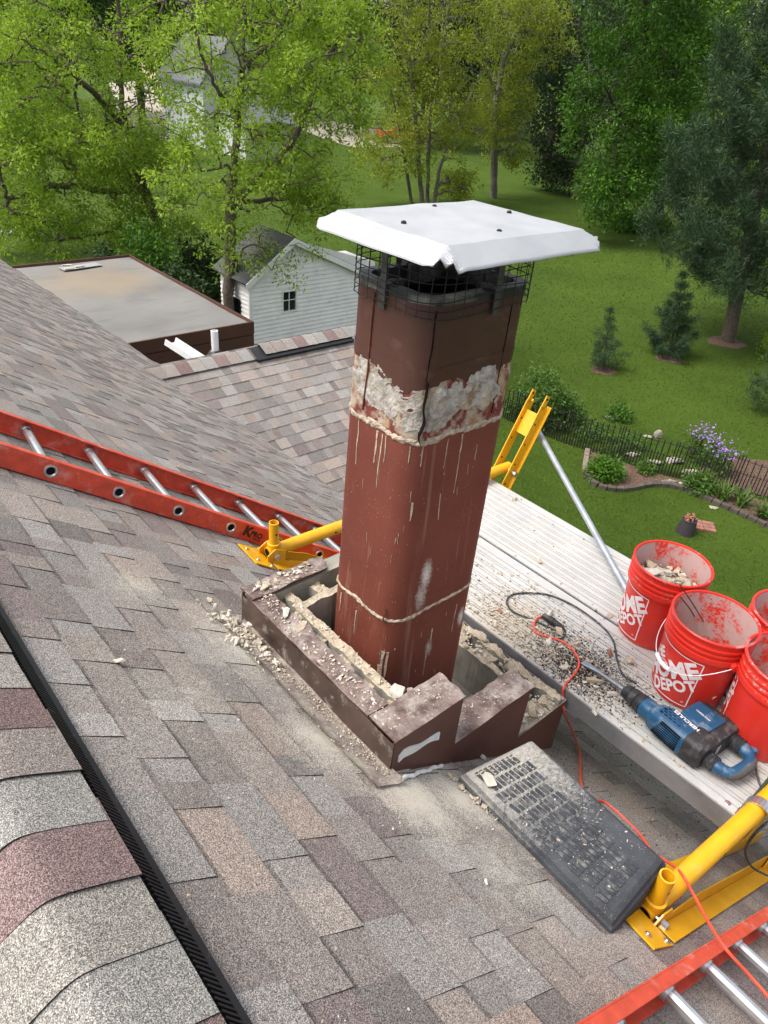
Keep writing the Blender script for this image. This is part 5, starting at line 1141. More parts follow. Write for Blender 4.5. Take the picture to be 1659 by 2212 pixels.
r = np.random.default_rng(31); n = 900; v = r.random(n) ** 2.6 * 0.95; u = r.random(n); P_ = np.array([[*wq(a_1, b_1), WZ + 0.002] for a_1, b_1 in zip(u * 0.9 + 0.05, v * 0.9 + 0.05)]); ss = 0.001 + 0.004 * r.random(n) ** 4
o = scatter("wedge_crumbs", P_, ss, ["mortar", "pale_mortar"], None, 32, mi=r.integers(0, 2, n)); tag(o, "mortar crumbs lying on top of the black wedge", "crumbs")
p = wq(0.12, 0.12); chunk("mortar_flake", (p[0], p[1], WZ + 0.01), (0.02, 0.042, 0.008), "pale_mortar", "flat pointed flake on the wedge's dusty end", "mortar flake", seed=44, rotz=-0.3)

# ------------------------------------------------------------------ flat-roofed annex and old shed
FZ = -4.1
NRp, FRp, NLp = on_z(533, 695, FZ), on_z(283, 552, FZ), on_z(345, 735, FZ)
ax0, ax1, ay0, ay1 = NLp[0] - 2.2, (NRp[0] + FRp[0]) / 2, (NRp[1] + NLp[1]) / 2, FRp[1]
annex = thing("annex", "flat-roofed brown-edged annex with a grey membrane roof left of the shed", "annex", ((ax0 + ax1) / 2, (ay0 + ay1) / 2, GZ))
pts = []
for i in range(31):
    for j in range(41):
        x, y = ax0 + (ax1 - ax0) * i / 30, ay0 + (ay1 - ay0) * j / 40; pts.append((x, y, FZ - 0.03 + 0.012 * fbm(x * 0.9, y * 0.9, 0, 3)))
MB().grid(pts, 31, 41).build("flat_roof", "membrane", annex, True)
b = MB(); b.box(ax0 + 0.05, ax1 - 0.05, ay0 + 0.06, ay1 - 0.05, GZ, FZ - 0.2); b.build("wall", "brown_fascia", annex)
for (x0, x1, y0, y1) in ((ax0, ax1 + 0.035, ay0 - 0.035, ay0), (ax1, ax1 + 0.035, ay0 + 0.0, ay1), (ax0, ax1 + 0.035, ay1, ay1 + 0.035)):
    q = MB(); q.box(x0, x1, y0, y1, FZ - 0.20, FZ + 0.02); fb = q.build("fascia_board", "brown_fascia", annex)
q = MB(); q.box(ax0, ax1 + 0.03, ay0 - 0.03, ay0 + 0.02, FZ - 0.42, FZ - 0.215); q.build("fascia_board", "brown_fascia", annex)
p = on_z(165, 578, FZ); b = MB(); b.bar((p[0] - 0.3, p[1], FZ), (p[0] + 0.5, p[1] + 0.1, FZ), 0.25, 0.01); b.build("roof_patch", "path_grey", annex)
for i, (px, py) in enumerate(((145, 575), (150, 582), (172, 578))):
    p = on_z(px, py, FZ); chunk("roof_debris", (p[0], p[1], FZ + 0.02), (0.12, 0.05, 0.03), "pale_mortar", ["pale scrap left on the flat annex roof, uppermost of three", "pale scrap on the flat annex roof, lowest of three", "pale scrap on the flat annex roof, rightmost of three"][i], "scrap", seed=7 + i)

ys = ground(545, 815)[1]
sx0 = on_y(541, 700, ys)[0]; sxa = on_y(629, 512, ys)[0]; sx1 = on_y(812, 592, ys)[0]
sze = on_y(540, 602, ys)[2]; sza = on_y(629, 516, ys)[2]; szr = on_y(812, 600, ys)[2]; SD = 1.25
shed = thing("shed", "old white clapboard shed with a small four-pane window and dark gable roof", "shed", (sxa, ys + SD / 2, GZ))
b = MB(); b.box(sx0 + 0.03, sx1 - 0.03, ys + 0.03, ys + SD, GZ, sze); b.add([(sx0 + 0.03, ys + 0.03, sze), (sx1 - 0.03, ys + 0.03, sze), (sx1 - 0.03, ys + 0.03, max(szr, sze)), (sxa, ys + 0.03, sza)], [(0, 1, 2, 3)]); b.build("wall_core", "siding_white", shed)
wx0, wx1 = on_y(611, 650, ys)[0], on_y(638, 650, ys)[0]; wz0, wz1 = on_y(624, 668, ys)[2], on_y(624, 628, ys)[2]
zz_ = GZ + 0.05; LH = 0.098
while zz_ < sza - 0.03:
    zt = zz_ + LH
    xa, xb = sx0, sx1
    def ends(z_): return sx0 + (sxa - sx0) * max(0.0, (z_ - sze) / (sza - sze)), sx1 - (sx1 - sxa) * max(0.0, (z_ - szr) / (sza - szr))
    xa, xb = ends(zz_); xc, xd = ends(min(zt, sza - 0.002))
    spans = [(xa, xb, xc, xd)]
    if wz0 - 0.02 < zz_ + 0.05 < wz1 + 0.0: spans = [(xa, wx0 - 0.035, xc, wx0 - 0.035), (wx1 + 0.035, xb, wx1 + 0.035, xd)]
    for (p0, p1, p2, p3) in spans:
        if p1 - p0 < 0.05: continue
        b = MB(); b.hexa([(p0, ys - 0.030, zz_), (p1, ys - 0.030, zz_), (p1, ys + 0.02, zz_), (p0, ys + 0.02, zz_), (p2, ys + 0.003, zt), (max(p3, p2 + 0.01), ys + 0.003, zt), (max(p3, p2 + 0.01), ys + 0.02, zt), (p2, ys + 0.02, zt)]); b.build("clapboard", "siding_white", shed)
    if zt < sze + 0.02:
        b = MB(); b.hexa([(sx0 - 0.030, ys, zz_), (sx0 + 0.02, ys, zz_), (sx0 + 0.02, ys + SD, zz_), (sx0 - 0.030, ys + SD, zz_), (sx0 + 0.003, ys, zt), (sx0 + 0.02, ys, zt), (sx0 + 0.02, ys + SD, zt), (sx0 + 0.003, ys + SD, zt)]); b.build("clapboard", "siding_white", shed)
    zz_ = zt
b = MB(); b.box(sx0 - 0.036, sx0 + 0.05, ys - 0.038, ys + 0.0, GZ, sze + 0.02); b.build("corner_board", "siding_white", shed)
wn = MB(); wn.box(wx0 - 0.035, wx0, ys - 0.03, ys + 0.02, wz0 - 0.03, wz1 + 0.03); wn.box(wx1, wx1 + 0.035, ys - 0.03, ys + 0.02, wz0 - 0.03, wz1 + 0.03); wn.box(wx0 - 0.05, wx1 + 0.05, ys - 0.04, ys + 0.02, wz0 - 0.055, wz0 - 0.03); wn.box(wx0 - 0.035, wx1 + 0.035, ys - 0.032, ys + 0.02, wz1 + 0.03, wz1 + 0.055)
win = wn.build("window", "siding_white", shed)
xm, zm = (wx0 + wx1) / 2, (wz0 + wz1) / 2
for (x0, x1, z0, z1) in ((wx0, xm - 0.008, wz0 - 0.03, zm - 0.008), (xm + 0.008, wx1, wz0 - 0.03, zm - 0.008), (wx0, xm - 0.008, zm + 0.008, wz1 + 0.03), (xm + 0.008, wx1, zm + 0.008, wz1 + 0.03)):
    q = MB(); q.box(x0, x1, ys + 0.012, ys + 0.016, z0, z1); q.build("pane", "window_glass", win)
q = MB(); q.box(xm - 0.008, xm + 0.008, ys - 0.005, ys + 0.02, wz0 - 0.03, wz1 + 0.03); q.box(wx0, xm - 0.009, ys - 0.004, ys + 0.018, zm - 0.008, zm + 0.008); q.box(xm + 0.009, wx1, ys - 0.004, ys + 0.018, zm - 0.008, zm + 0.008); q.build("glazing_bar", "siding_white", win)
for sg in (-1, 1):
    hw, ez = (sxa - sx0, sze) if sg < 0 else (sx1 - sxa, szr)
    e = Vector((sxa + sg * (hw + 0.16), 0, ez - 0.16 * (sza - ez) / hw)); a = Vector((sxa, 0, sza)); n = Vector((-(a.z - e.z) * -sg, 0, abs(a.x - e.x))).normalized() * 0.05
    b = MB(); P = [(q.x, yy, q.z) for yy in (ys - 0.14, ys + SD + 0.1) for q in (e, a)] + [(q.x + n.x, yy, q.z + n.z) for yy in (ys - 0.14, ys + SD + 0.1) for q in (e, a)]
    b.hexa([P[0], P[1], P[3], P[2], P[4], P[5], P[7], P[6]]); rf = b.build("roof", "old_roof", shed)
    b = MB(); b.hexa([(e.x, ys - 0.165, e.z - 0.09), (a.x, ys - 0.165, a.z - 0.09), (a.x, ys - 0.142, a.z - 0.09), (e.x, ys - 0.142, e.z - 0.09), (e.x + n.x * 0.9, ys - 0.165, e.z + n.z * 0.9), (a.x, ys - 0.165, a.z + 0.045), (a.x, ys - 0.142, a.z + 0.045), (e.x + n.x * 0.9, ys - 0.142, e.z + n.z * 0.9)]); b.build("barge_board", "siding_white", rf)
b = MB(); b.box(sx0 - 0.034, sx0 + 0.01, ys + 0.35, ys + 0.8, GZ + 1.0, GZ + 1.75); b.build("side_opening", "window_glass", shed)

# ------------------------------------------------------------------ distant houses, drive and car
def far_house(name, label, c, wx, wy, eave, ridge, wall, roofm, wins=(), axis='y'):
    t = thing(name, label, "house", (c[0], c[1], GZ)); x0, x1, y0, y1 = c[0] - wx / 2, c[0] + wx / 2, c[1] - wy / 2, c[1] + wy / 2
    b = MB(); b.box(x0, x1, y0, y1, GZ, GZ + eave)
    if axis == 'y': b.add([(x0, y0, GZ + eave), (x1, y0, GZ + eave), (c[0], y0, GZ + ridge)], [(0, 1, 2)]); b.add([(x0, y1, GZ + eave), (x1, y1, GZ + eave), (c[0], y1, GZ + ridge)], [(0, 2, 1)])
    else: b.add([(x0, y0, GZ + eave), (x0, y1, GZ + eave), (x0, c[1], GZ + ridge)], [(0, 1, 2)]); b.add([(x1, y0, GZ + eave), (x1, y1, GZ + eave), (x1, c[1], GZ + ridge)], [(0, 2, 1)])
    wall_o = b.build("wall", wall, t)
    for sg in (-1, 1):
        b = MB(); o = 0.35
        if axis == 'y':
            dz = o * (ridge - eave) / (wx / 2); e = (c[0] + sg * (wx / 2 + o), GZ + eave - dz); a = (c[0], GZ + ridge)
            q = [(e[0], y0 - o, e[1]), (a[0], y0 - o, a[1]), (a[0], y1 + o, a[1]), (e[0], y1 + o, e[1])]
        else:
            dz = o * (ridge - eave) / (wy / 2); e = (c[1] + sg * (wy / 2 + o), GZ + eave - dz); a = (c[1], GZ + ridge)
            q = [(x0 - o, e[0], e[1]), (x0 - o, a[0], a[1]), (x1 + o, a[0], a[1]), (x1 + o, e[0], e[1])]
        b.hexa([(p[0], p[1], p[2] + 0.02) for p in q] + [(p[0], p[1], p[2] + 0.16) for p in q]); b.build("roof", roofm, t)
    for (face, u, z, ww, hh) in wins:
        b = MB(); w_ = MB()
        if face == 'f': b.box(c[0] + u - ww / 2 - 0.08, c[0] + u + ww / 2 + 0.08, y0 - 0.06, y0 + 0.01, GZ + z - 0.08, GZ + z + hh + 0.08); w_.box(c[0] + u - ww / 2, c[0] + u - 0.03, y0 - 0.075, y0 - 0.05, GZ + z, GZ + z + hh); w_.box(c[0] + u + 0.03, c[0] + u + ww / 2, y0 - 0.075, y0 - 0.05, GZ + z, GZ + z + hh)
        else: b.box(x0 - 0.06, x0 + 0.01, c[1] + u - ww / 2 - 0.08, c[1] + u + ww / 2 + 0.08, GZ + z - 0.08, GZ + z + hh + 0.08); w_.box(x0 - 0.075, x0 - 0.05, c[1] + u - ww / 2, c[1] + u + ww / 2, GZ + z, GZ + z + hh)
        wo = b.build("window", "house_white", t); w_.build("pane", "window_glass", wo)
    return t
g0 = ground(500, 318)
h1 = far_house("white_house", "white two-storey house with grey roof behind the leafy trees", (g0[0] - 0.2, g0[1] + 2.5), 4.4, 6.0, 4.2, 6.6, "house_white", "grey_roof", [('f', -1.0, 1.0, 0.9, 1.0)])
g1 = ground(585, 345)
far_house("white_wing", "low white house wing with a twin dark window", (g1[0] - 0.2, g1[1] + 1.8), 3.4, 3.4, 2.3, 3.5, "house_white", "grey_roof", [('f', 0.5, 1.1, 1.0, 0.9)], 'x')
g2 = ground(395, 185); far_house("cream_house", "cream house with dark roof far off at upper left", (g2[0], g2[1] + 4), 7, 7, 3.0, 5.2, "house_cream", "grey_roof", [('f', -1.5, 1.0, 1.2, 1.1), ('f', 1.8, 1.0, 1.2, 1.1)], 'x')
g3 = ground(1110, 300); far_house("brown_house", "dark brown house half hidden behind the right-hand trees", (g3[0], g3[1] + 4), 6, 7, 3.0, 4.8, "house_brown", "grey_roof", [('f', 0.5, 1.0, 1.2, 1.0)], 'x')
g4 = ground(560, 150); far_house("brick_house", "brick house with grey roof beyond the white house", (g4[0], g4[1] + 6), 9, 7, 4.0, 6.5, "brick_red", "grey_roof", [('f', -2.0, 1.2, 1.2, 1.2), ('f', 1.6, 1.2, 1.2, 1.2)], 'x')
sheet("driveway", [ground(*p) for p in ((235, 178), (440, 168), (400, 262), (372, 305), (318, 300), (262, 262))], "driveway", 0.006)
sheet("road", [ground(*p) for p in ((600, 258), (700, 300), (760, 318), (920, 318), (940, 302), (860, 290), (720, 262), (640, 240))], "driveway", 0.010)
sheet("path", [ground(*p) for p in ((-120, 470), (60, 478), (165, 497), (150, 518), (40, 505), (-120, 500))], "path_grey", 0.006)
gc = ground(865, 310); car = thing("red_pickup", "bright red pickup truck far off between the tree trunks", "truck", (gc[0], gc[1], GZ))
cd = Vector((0.93, -0.37, 0)); cl = Vector((0.37, 0.93, 0)); cz = Vector((0, 0, 1)); C0 = Vector((gc[0], gc[1], GZ))
def cp(u, v, w_): return C0 + cd * u + cl * v + cz * w_
b = MB(); q = [(-2.1, 0.45), (2.1, 0.45), (2.1, 0.95), (1.0, 1.0), (0.6, 1.55), (-0.45, 1.55), (-0.6, 1.05), (-2.1, 1.0)]
b.add([cp(u, v, w_) for v in (-0.85, 0.85) for u, w_ in q], [tuple(range(8)), tuple(range(8, 16))[::-1]] + [(i, (i + 1) % 8, 8 + (i + 1) % 8, 8 + i) for i in range(8)]); b.build("body", "car_red", car)
b = MB(); b.hexa([cp(u, v, w_) for v in (-0.865, -0.855) for u, w_ in ((-0.35, 1.08), (0.75, 1.08), (0.5, 1.48), (-0.35, 1.48))]); b.build("side_window", "window_glass", car)
for u in (-1.35, 1.35):
    for v in (-0.8, 0.8):
        wh = MB().tube([cp(u, v - 0.1, 0.36), cp(u, v + 0.1, 0.36)], 0.36, 18).build("wheel", "tyre", car, True); MB().tube([cp(u, v - 0.11, 0.36), cp(u, v + 0.11, 0.36)], 0.18, 12).build("rim", "galvanised", wh)

# ------------------------------------------------------------------ trees
def leaves_mesh(name, mat, C, size, per, spread_, r, parent, droop=0.35, slim=0.45, flat=1.0, tone_shift=0.0):
    """tufts of leaf faces round the points C"""
    n = len(C); K = n * per; c = np.repeat(C, per, 0); tt = np.repeat(r.uniform(0, 1, n), per)
    off = r.normal(0, 1, (K, 3)) * (spread_, spread_, spread_ * 0.75 * flat); p = c + off
    dvec = off / (np.linalg.norm(off, axis=1, keepdims=True) + 1e-6) + r.normal(0, 0.5, (K, 3)); dvec[:, 2] -= droop; dvec /= np.linalg.norm(dvec, axis=1, keepdims=True)
    sd = np.cross(dvec, r.normal(0, 1, (K, 3)) * (0.6, 0.6, 1.0) + (0, 0, 0.9)); sd /= np.linalg.norm(sd, axis=1, keepdims=True) + 1e-6
    L = (size * r.uniform(0.6, 1.25, K))[:, None]; nv = np.cross(dvec, sd)
    v = np.stack([p, p + dvec * L * 0.5 + sd * L * slim * 0.5 + nv * L * 0.06, p + dvec * L, p + dvec * L * 0.5 - sd * L * slim * 0.5 + nv * L * 0.06], 1).reshape(-1, 3)
    tone = np.clip(0.7 * tt + 0.35 * r.random(K) + tone_shift, 0, 1)
    o = raw_mesh(name, v, np.arange(K * 4).reshape(-1, 4), mat, tone=np.repeat(tone[:, None], 3, 1), parent=parent); o["kind"] = "stuff"; return o
def tree(name, label, trunks, env, seed, n_branch, leafm, bark, size, per, spread_, trunk_r, tuft=1.0, tip_r=0.010, group=None, minz=None, droop=0.35, tone_shift=0.0, fine=True):
    """trunks: polylines of 3-D points (first starts at the root); env: ellipsoids (centre, radii, weight)"""
    r = np.random.default_rng(seed); base = np.array(trunks[0][0]); t = thing(name, label, "tree", tuple(base), group)
    nodes, par = [], []
    for tr in trunks:
        pts = np.array([tuple(q) for q in spline(tr, 6)]); start = -1
        if nodes: start = int(np.argmin(np.linalg.norm(np.array(nodes) - pts[0], axis=1)))
        for i, q in enumerate(pts):
            nodes.append(q + (r.normal(0, 0.02, 3) if i else 0)); par.append(start if i == 0 else len(nodes) - 2)
    n_trunk = len(nodes)
    wts = np.array([e[2] for e in env], float); ch = r.choice(len(env), n_branch, p=wts / wts.sum()); T = []
    for c in ch:
        v = r.normal(0, 1, 3); v /= np.linalg.norm(v); v *= r.random() ** 0.42; T.append(np.array(env[c][0]) + v * np.array(env[c][1]))
    T = np.array(T)
    if minz is not None: T = T[T[:, 2] > minz]
    NA = np.array(nodes); d0 = np.min(np.linalg.norm(T[:, None] - NA[None], axis=2), axis=1); T = T[np.argsort(d0)]
    for q in T:
        NA = np.array(nodes); dv = q - NA; dist = np.linalg.norm(dv, axis=1) + 0.35 * np.maximum(0, -dv[:, 2]) + 0.1 * np.abs(dv[:, 2]); j = int(np.argmin(dist)); p = NA[j]; L = np.linalg.norm(q - p); m = max(2, int(L / 0.35))
        prev = j; bend = r.normal(0, 0.04, 3) * L
        for k_ in range(1, m + 1):
            s = k_ / m; z = p + (q - p) * s + bend * math.sin(math.pi * s) + np.array([0, 0, 0.10 * L * math.sin(math.pi * s)]) + r.normal(0, 0.012, 3); nodes.append(z); par.append(prev); prev = len(nodes) - 1
    N = len(nodes); cnt = np.ones(N); NA = np.array(nodes)
    for i in range(N - 1, -1, -1):
        if par[i] >= 0: cnt[par[i]] += cnt[i]
    ex = math.log(trunk_r / tip_r) / math.log(max(cnt[0], 2)); rad = tip_r * cnt ** ex
    # bark: one tapered segment per node, trunks with more sides
    V, F, o = [], [], 0; ns = 6
    ang = np.arange(ns) * 2 * np.pi / ns
    seg = [i for i in range(N) if par[i] >= 0]
    for i in seg:
        a, b2 = NA[par[i]], NA[i]; d_ = b2 - a; L = np.linalg.norm(d_)
        if L < 1e-5: continue
        d_ = d_ / L; u = np.cross(d_, (0.3, 0.2, 0.93)); u /= np.linalg.norm(u) + 1e-9; w_ = np.cross(d_, u); ra = min(rad[par[i]], rad[i] * 1.25); cs = np.cos(ang)[:, None] * u + np.sin(ang)[:, None] * w_
        V.append(a - d_ * ra * 0.3 + cs * ra); V.append(b2 + cs * rad[i]); idx = np.arange(ns); nx_ = (idx + 1) % ns
        F.append(np.stack([o + idx, o + nx_, o + ns + nx_, o + ns + idx], 1)); o += 2 * ns
    raw_mesh("trunk", np.concatenate(V), np.concatenate(F), bark, parent=t, smooth=True)
    tips = np.where((cnt <= 5) & (np.arange(N) >= n_trunk))[0]
    C = NA[tips]
    k_ = int(len(C) * tuft) ; sel = r.integers(0, len(C), k_); C = C[sel] + r.normal(0, 0.16, (k_, 3)) * spread_ / 0.11
    leaves_mesh("crown", leafm, C, size, per, spread_, r, t, droop, tone_shift=tone_shift)
    return t
def pl(px, py, y): return on_y(px, py, y)
# two ashes left, close to the annex
yA = ys + 0.6; gA = on_y(488, 690, yA); gA[2] = GZ
tree("ash_tree", "fresh green tree with a straight trunk just left of the shed", [
    [gA, pl(495, 560, yA), pl(500, 450, yA), pl(508, 330, yA + 0.1), pl(520, 180, yA + 0.1), pl(530, 0, yA + 0.2), pl(540, -260, yA + 0.2)],
    [pl(503, 440, yA), pl(560, 385, yA - 0.2), pl(625, 310, yA - 0.4), pl(660, 240, yA - 0.4), pl(700, 150, yA - 0.5), pl(745, 50, yA - 0.5)],
    [pl(515, 250, yA), pl(465, 190, yA - 0.3), pl(430, 100, yA - 0.5), pl(405, 0, yA - 0.6)], [pl(510, 440, yA), pl(640, 425, yA + 0.4), pl(720, 440, yA + 0.5)], [pl(522, 150, yA), pl(600, 70, yA + 0.5), pl(660, -60, yA + 0.8)]],
    [(pl(630, 190, yA - 0.3), (1.9, 2.0, 2.1), 3.0), (pl(560, 60, yA), (2.5, 2.4, 2.0), 2.4), (pl(560, -180, yA), (2.6, 2.4, 2.0), 1.0), (pl(650, 400, yA), (1.7, 1.4, 0.8), 1.3), (pl(480, 380, yA - 0.5), (1.6, 1.2, 1.3), 1.3), (pl(560, 545, yA - 0.5), (1.5, 0.9, 0.55), 0.5), (pl(720, 120, yA), (1.0, 1.4, 1.4), 1.2)],
    41, 720, "leaf_fresh", "bark", 0.095, 40, 0.10, 0.13, 1.2, 0.005)
gB = ground(375, 640); yB = gB[1]
tree("ash_tree", "fresh green tree with a leaning trunk behind the flat annex roof", [
    [gB, pl(362, 560, yB), pl(335, 470, yB), pl(305, 395, yB), pl(275, 290, yB), pl(260, 160, yB), pl(256, 0, yB), pl(250, -250, yB)],
    [pl(310, 405, yB), pl(240, 415, yB - 0.4), pl(130, 400, yB - 0.7), pl(20, 430, yB - 1.0)], [pl(275, 280, yB), pl(190, 190, yB - 0.5), pl(90, 110, yB - 0.6), pl(-20, 60, yB - 0.6)], [pl(345, 490, yB), pl(250, 500, yB - 0.5), pl(130, 520, yB - 0.8)], [pl(262, 150, yB), pl(330, 60, yB), pl(380, -60, yB)]],
    [(pl(150, 260, yB - 0.6), (2.6, 2.0, 2.0), 3.4), (pl(60, 360, yB - 0.8), (1.8, 1.6, 1.4), 1.6), (pl(280, 350, yB - 0.6), (1.9, 1.4, 1.5), 2.0), (pl(200, 60, yB), (3.0, 2.4, 1.9), 2.4), (pl(100, 500, yB - 0.8), (1.8, 1.2, 0.7), 1.0), (pl(330, 500, yB - 0.6), (1.5, 1.0, 0.8), 0.9), (pl(200, -150, yB), (3, 2.4, 2), 0.8)],
    43, 860, "leaf_fresh", "bark", 0.105, 40, 0.11, 0.15, 1.25, 0.0055)
gL = ground(-130, 560); yL = gL[1]
tree("ash_tree", "broad green tree whose boughs enter from the left edge", [[gL, pl(-120, 400, yL), pl(-90, 200, yL), pl(-80, -50, yL)], [pl(-110, 300, yL), pl(-20, 150, yL), pl(40, 130, yL), pl(120, 180, yL)]],
     [(pl(40, 180, yL), (2.4, 2.0, 2.2), 2.0), (pl(-60, 60, yL), (2.6, 2, 2), 1.5), (pl(20, 420, yL), (1.6, 1.4, 1.0), 0.8)], 47, 420, "leaf_fresh", "bark", 0.12, 34, 0.115, 0.16, 1.5, 0.006, tone_shift=-0.15)
# yellow-green clump in the middle
gC = ground(912, 445); yC = gC[1]
tree("maple_clump", "many-stemmed yellow-green tree rising behind the white cap", [
    [gC, pl(905, 340, yC), pl(893, 200, yC), pl(882, 60, yC), pl(870, -160, yC)], [ground(925, 442), pl(925, 330, yC), pl(935, 200, yC), pl(962, 70, yC), pl(985, -120, yC)], [ground(890, 442), pl(872, 330, yC), pl(845, 200, yC), pl(800, 60, yC)],
    [ground(935, 445), pl(960, 330, yC), pl(1010, 220, yC + 0.5), pl(1060, 120, yC + 0.5)], [pl(912, 250, yC), pl(925, 100, yC), pl(930, -100, yC)]],
    [(pl(900, 180, yC), (3.0, 3.0, 4.2), 3.0), (pl(960, 40, yC), (3.8, 3.0, 3.0), 2.0), (pl(990, 260, yC), (2.2, 2.0, 2.2), 1.2), (pl(850, 330, yC), (2.0, 1.8, 1.4), 0.9), (pl(900, -120, yC), (3.5, 3, 2.5), 0.8), (pl(990, 400, yC), (1.3, 1.2, 0.9), 0.5)],
    51, 700, "leaf_yellow", "bark_grey", 0.16, 28, 0.16, 0.20, 1.4, 0.010)
gC2 = ground(1066, 428); yC2 = gC2[1]
tree("maple_tree", "single grey trunk with sparse yellow-green leaves right of the cap", [[gC2, pl(1068, 330, yC2), pl(1074, 220, yC2), pl(1095, 110, yC2), pl(1150, 10, yC2), pl(1190, -120, yC2)], [pl(1076, 210, yC2), pl(1040, 120, yC2), pl(1020, 0, yC2)]],
     [(pl(1090, 230, yC2), (1.9, 1.8, 2.2), 2.0), (pl(1140, 60, yC2), (2.8, 2.2, 2.2), 2.0), (pl(1100, 330, yC2), (1.3, 1.3, 0.8), 0.6), (pl(1060, -80, yC2), (3, 2.5, 2), 0.8)], 53, 400, "leaf_yellow", "bark_grey", 0.17, 28, 0.17, 0.22, 1.5, 0.010, tone_shift=-0.05)
# dense maple and darker neighbour on the right
gD = ground(1425, 490); yD = gD[1]
tree("norway_maple", "dense deep green maple drooping low over the lawn", [[gD, pl(1420, 400, yD), pl(1405, 250, yD), pl(1395, 60, yD), pl(1390, -200, yD)], [pl(1412, 330, yD), pl(1340, 250, yD), pl(1290, 150, yD)], [pl(1405, 260, yD), pl(1480, 180, yD), pl(1520, 60, yD)]],
     [(pl(1380, 180, yD), (3.9, 3.2, 4.6), 4.0), (pl(1330, 400, yD - 1.0), (2.0, 1.6, 1.6), 1.1), (pl(1440, 360, yD - 0.8), (2.2, 1.8, 1.5), 1.1), (pl(1480, 60, yD), (2.6, 2.4, 3.2), 1.5), (pl(1370, -100, yD), (3.6, 3, 2.6), 1.2)],
     57, 1000, "leaf_maple", "bark_dark", 0.20, 34, 0.20, 0.28, 1.35, 0.007, tone_shift=0.08)
gD2 = ground(1243, 428); yD2 = gD2[1] + 2
tree("shade_tree", "dark green shade tree with bare trunk left of the dense maple", [[ground(1243, 428), pl(1245, 330, yD2), pl(1250, 150, yD2), pl(1260, -100, yD2)]], [(pl(1215, 230, yD2), (2.9, 2.4, 3.4), 3.0), (pl(1250, 50, yD2), (3.6, 3, 3), 2.0), (pl(1200, 370, yD2), (1.7, 1.4, 0.9), 0.7)],
     59, 560, "leaf_dark", "bark", 0.22, 26, 0.22, 0.28, 1.2, 0.012, tone_shift=0.1)
# far tree line
far_specs = [(-260, 20, 'leaf_maple'), (-60, 40, 'leaf_fresh'), (120, 52, 'leaf_dark'), (290, 60, 'leaf_maple'), (450, 78, 'leaf_fresh'), (620, 85, 'leaf_maple'), (780, 96, 'leaf_fresh'), (930, 112, 'leaf_dark'), (1080, 128, 'leaf_maple'), (1220, 142, 'leaf_dark'), (1370, 158, 'leaf_dark'), (1520, 170, 'leaf_maple'), (1660, 185, 'leaf_fresh'), (1820, 200, 'leaf_dark')]
LBL = ["far off-frame", "leftmost", "second from left", "third from left", "fourth from left", "fifth from left", "centre-left", "centre", "centre-right", "behind the yellow-green maple", "behind the dark shade tree", "behind the dense maple", "behind the tall pine", "rightmost"]
for i, (px, hy, lm) in enumerate(far_specs):
    D_ = [74, 66, 80, 70, 84, 92, 78, 72, 88, 70, 66, 74, 64, 70][i]; r_ = ray(px, hy); r_ = r_ / math.hypot(r_[0], r_[1]); c = np.array([r_[0] * D_, r_[1] * D_, GZ]); H_ = 19 + 3 * ((i * 7) % 4) / 3
    tree("background_tree", f"tall tree in the far tree line, {LBL[i]}", [[c, c + (0, 0, 5), c + (0.3, 0, 11), c + (0.2, 0.2, H_ - 3)]], [(c + (0, 0, H_ * 0.62), (5.6, 5.0, H_ * 0.36), 3.0), (c + (-2.5, 0, H_ * 0.38), (4.0, 3.5, 3.5), 1.2), (c + (2.5, -1, H_ * 0.42), (4.0, 3.5, 3.5), 1.2), (c + (0, -2, H_ * 0.22), (4.2, 3.0, 2.8), 1.0)],
         70 + i, 260, lm, "bark", 0.42, 34, 0.5, 0.35, 1.1, 0.03, "trees of the far tree line", tone_shift=-0.05)
# conifers
def pine(name, label, base, H_, wid, seed, z_first, n_whorl, per_whorl, tuft_n, nl, group=None, dens=1.0, pw=0.75):
    r = np.random.default_rng(seed); base = np.array(base); t = thing(name, label, "tree", tuple(base), group); b = MB(); ll = np.array([-base[1], base[0], 0]) / math.hypot(base[0], base[1]) * 0.13
    b.tube([base + (0, 0, -0.05), base + (0, 0, H_ * 0.4) + ll * H_ * 0.4, base + (0, 0, H_) + ll * H_], [0.021 * H_, 0.015 * H_, 0.003 * H_], 10); C = []
    for w_ in range(n_whorl):
        f_ = w_ / (n_whorl - 1); z = z_first + (H_ * 0.98 - z_first) * f_
        L0 = wid * (1 - f_) ** pw * (0.75 + 0.35 * min(1, f_ * 5)) + 0.10 * wid * (1 - f_)
        for k_ in range(per_whorl):
            a = 2 * math.pi * (k_ + r.random() * 0.7) / per_whorl + w_ * 0.7; L = L0 * r.uniform(0.5, 1.3) + 0.04; dr = np.array([math.cos(a), math.sin(a), 0]); P = []
            for s in np.linspace(0, 1, 6): P.append(base + (0, 0, z) + ll * z + dr * L * s + np.array([0, 0, L * (0.10 * s + 0.22 * s * s - 0.12 * math.sin(math.pi * s))]))
            b.tube(P, [0.0045 * H_ * (1 - f_ * 0.6) * (1 - 0.85 * s) * 0.6 + 0.002 for s in np.linspace(0, 1, 6)], 5, False)
            m = max(3, int(tuft_n * L / wid * dens))
            for _ in range(m):
                s = 0.25 + 0.75 * r.random() ** 0.7; i0 = min(4, int(s * 5)); q = P[i0] + (P[i0 + 1] - P[i0]) * (s * 5 - i0); sp = 0.20 * L * (1.1 - s); C.append(q + r.normal(0, 1, 3) * (sp, sp, 0.05 * L) + np.array([0, 0, 0.03]))
    b.build("trunk", "bark", t, True)
    leaves_mesh("crown", "needle", np.array(C), nl, 20, nl * 0.30, r, t, -0.45, 0.10); return t
gE = ground(1572, 737)
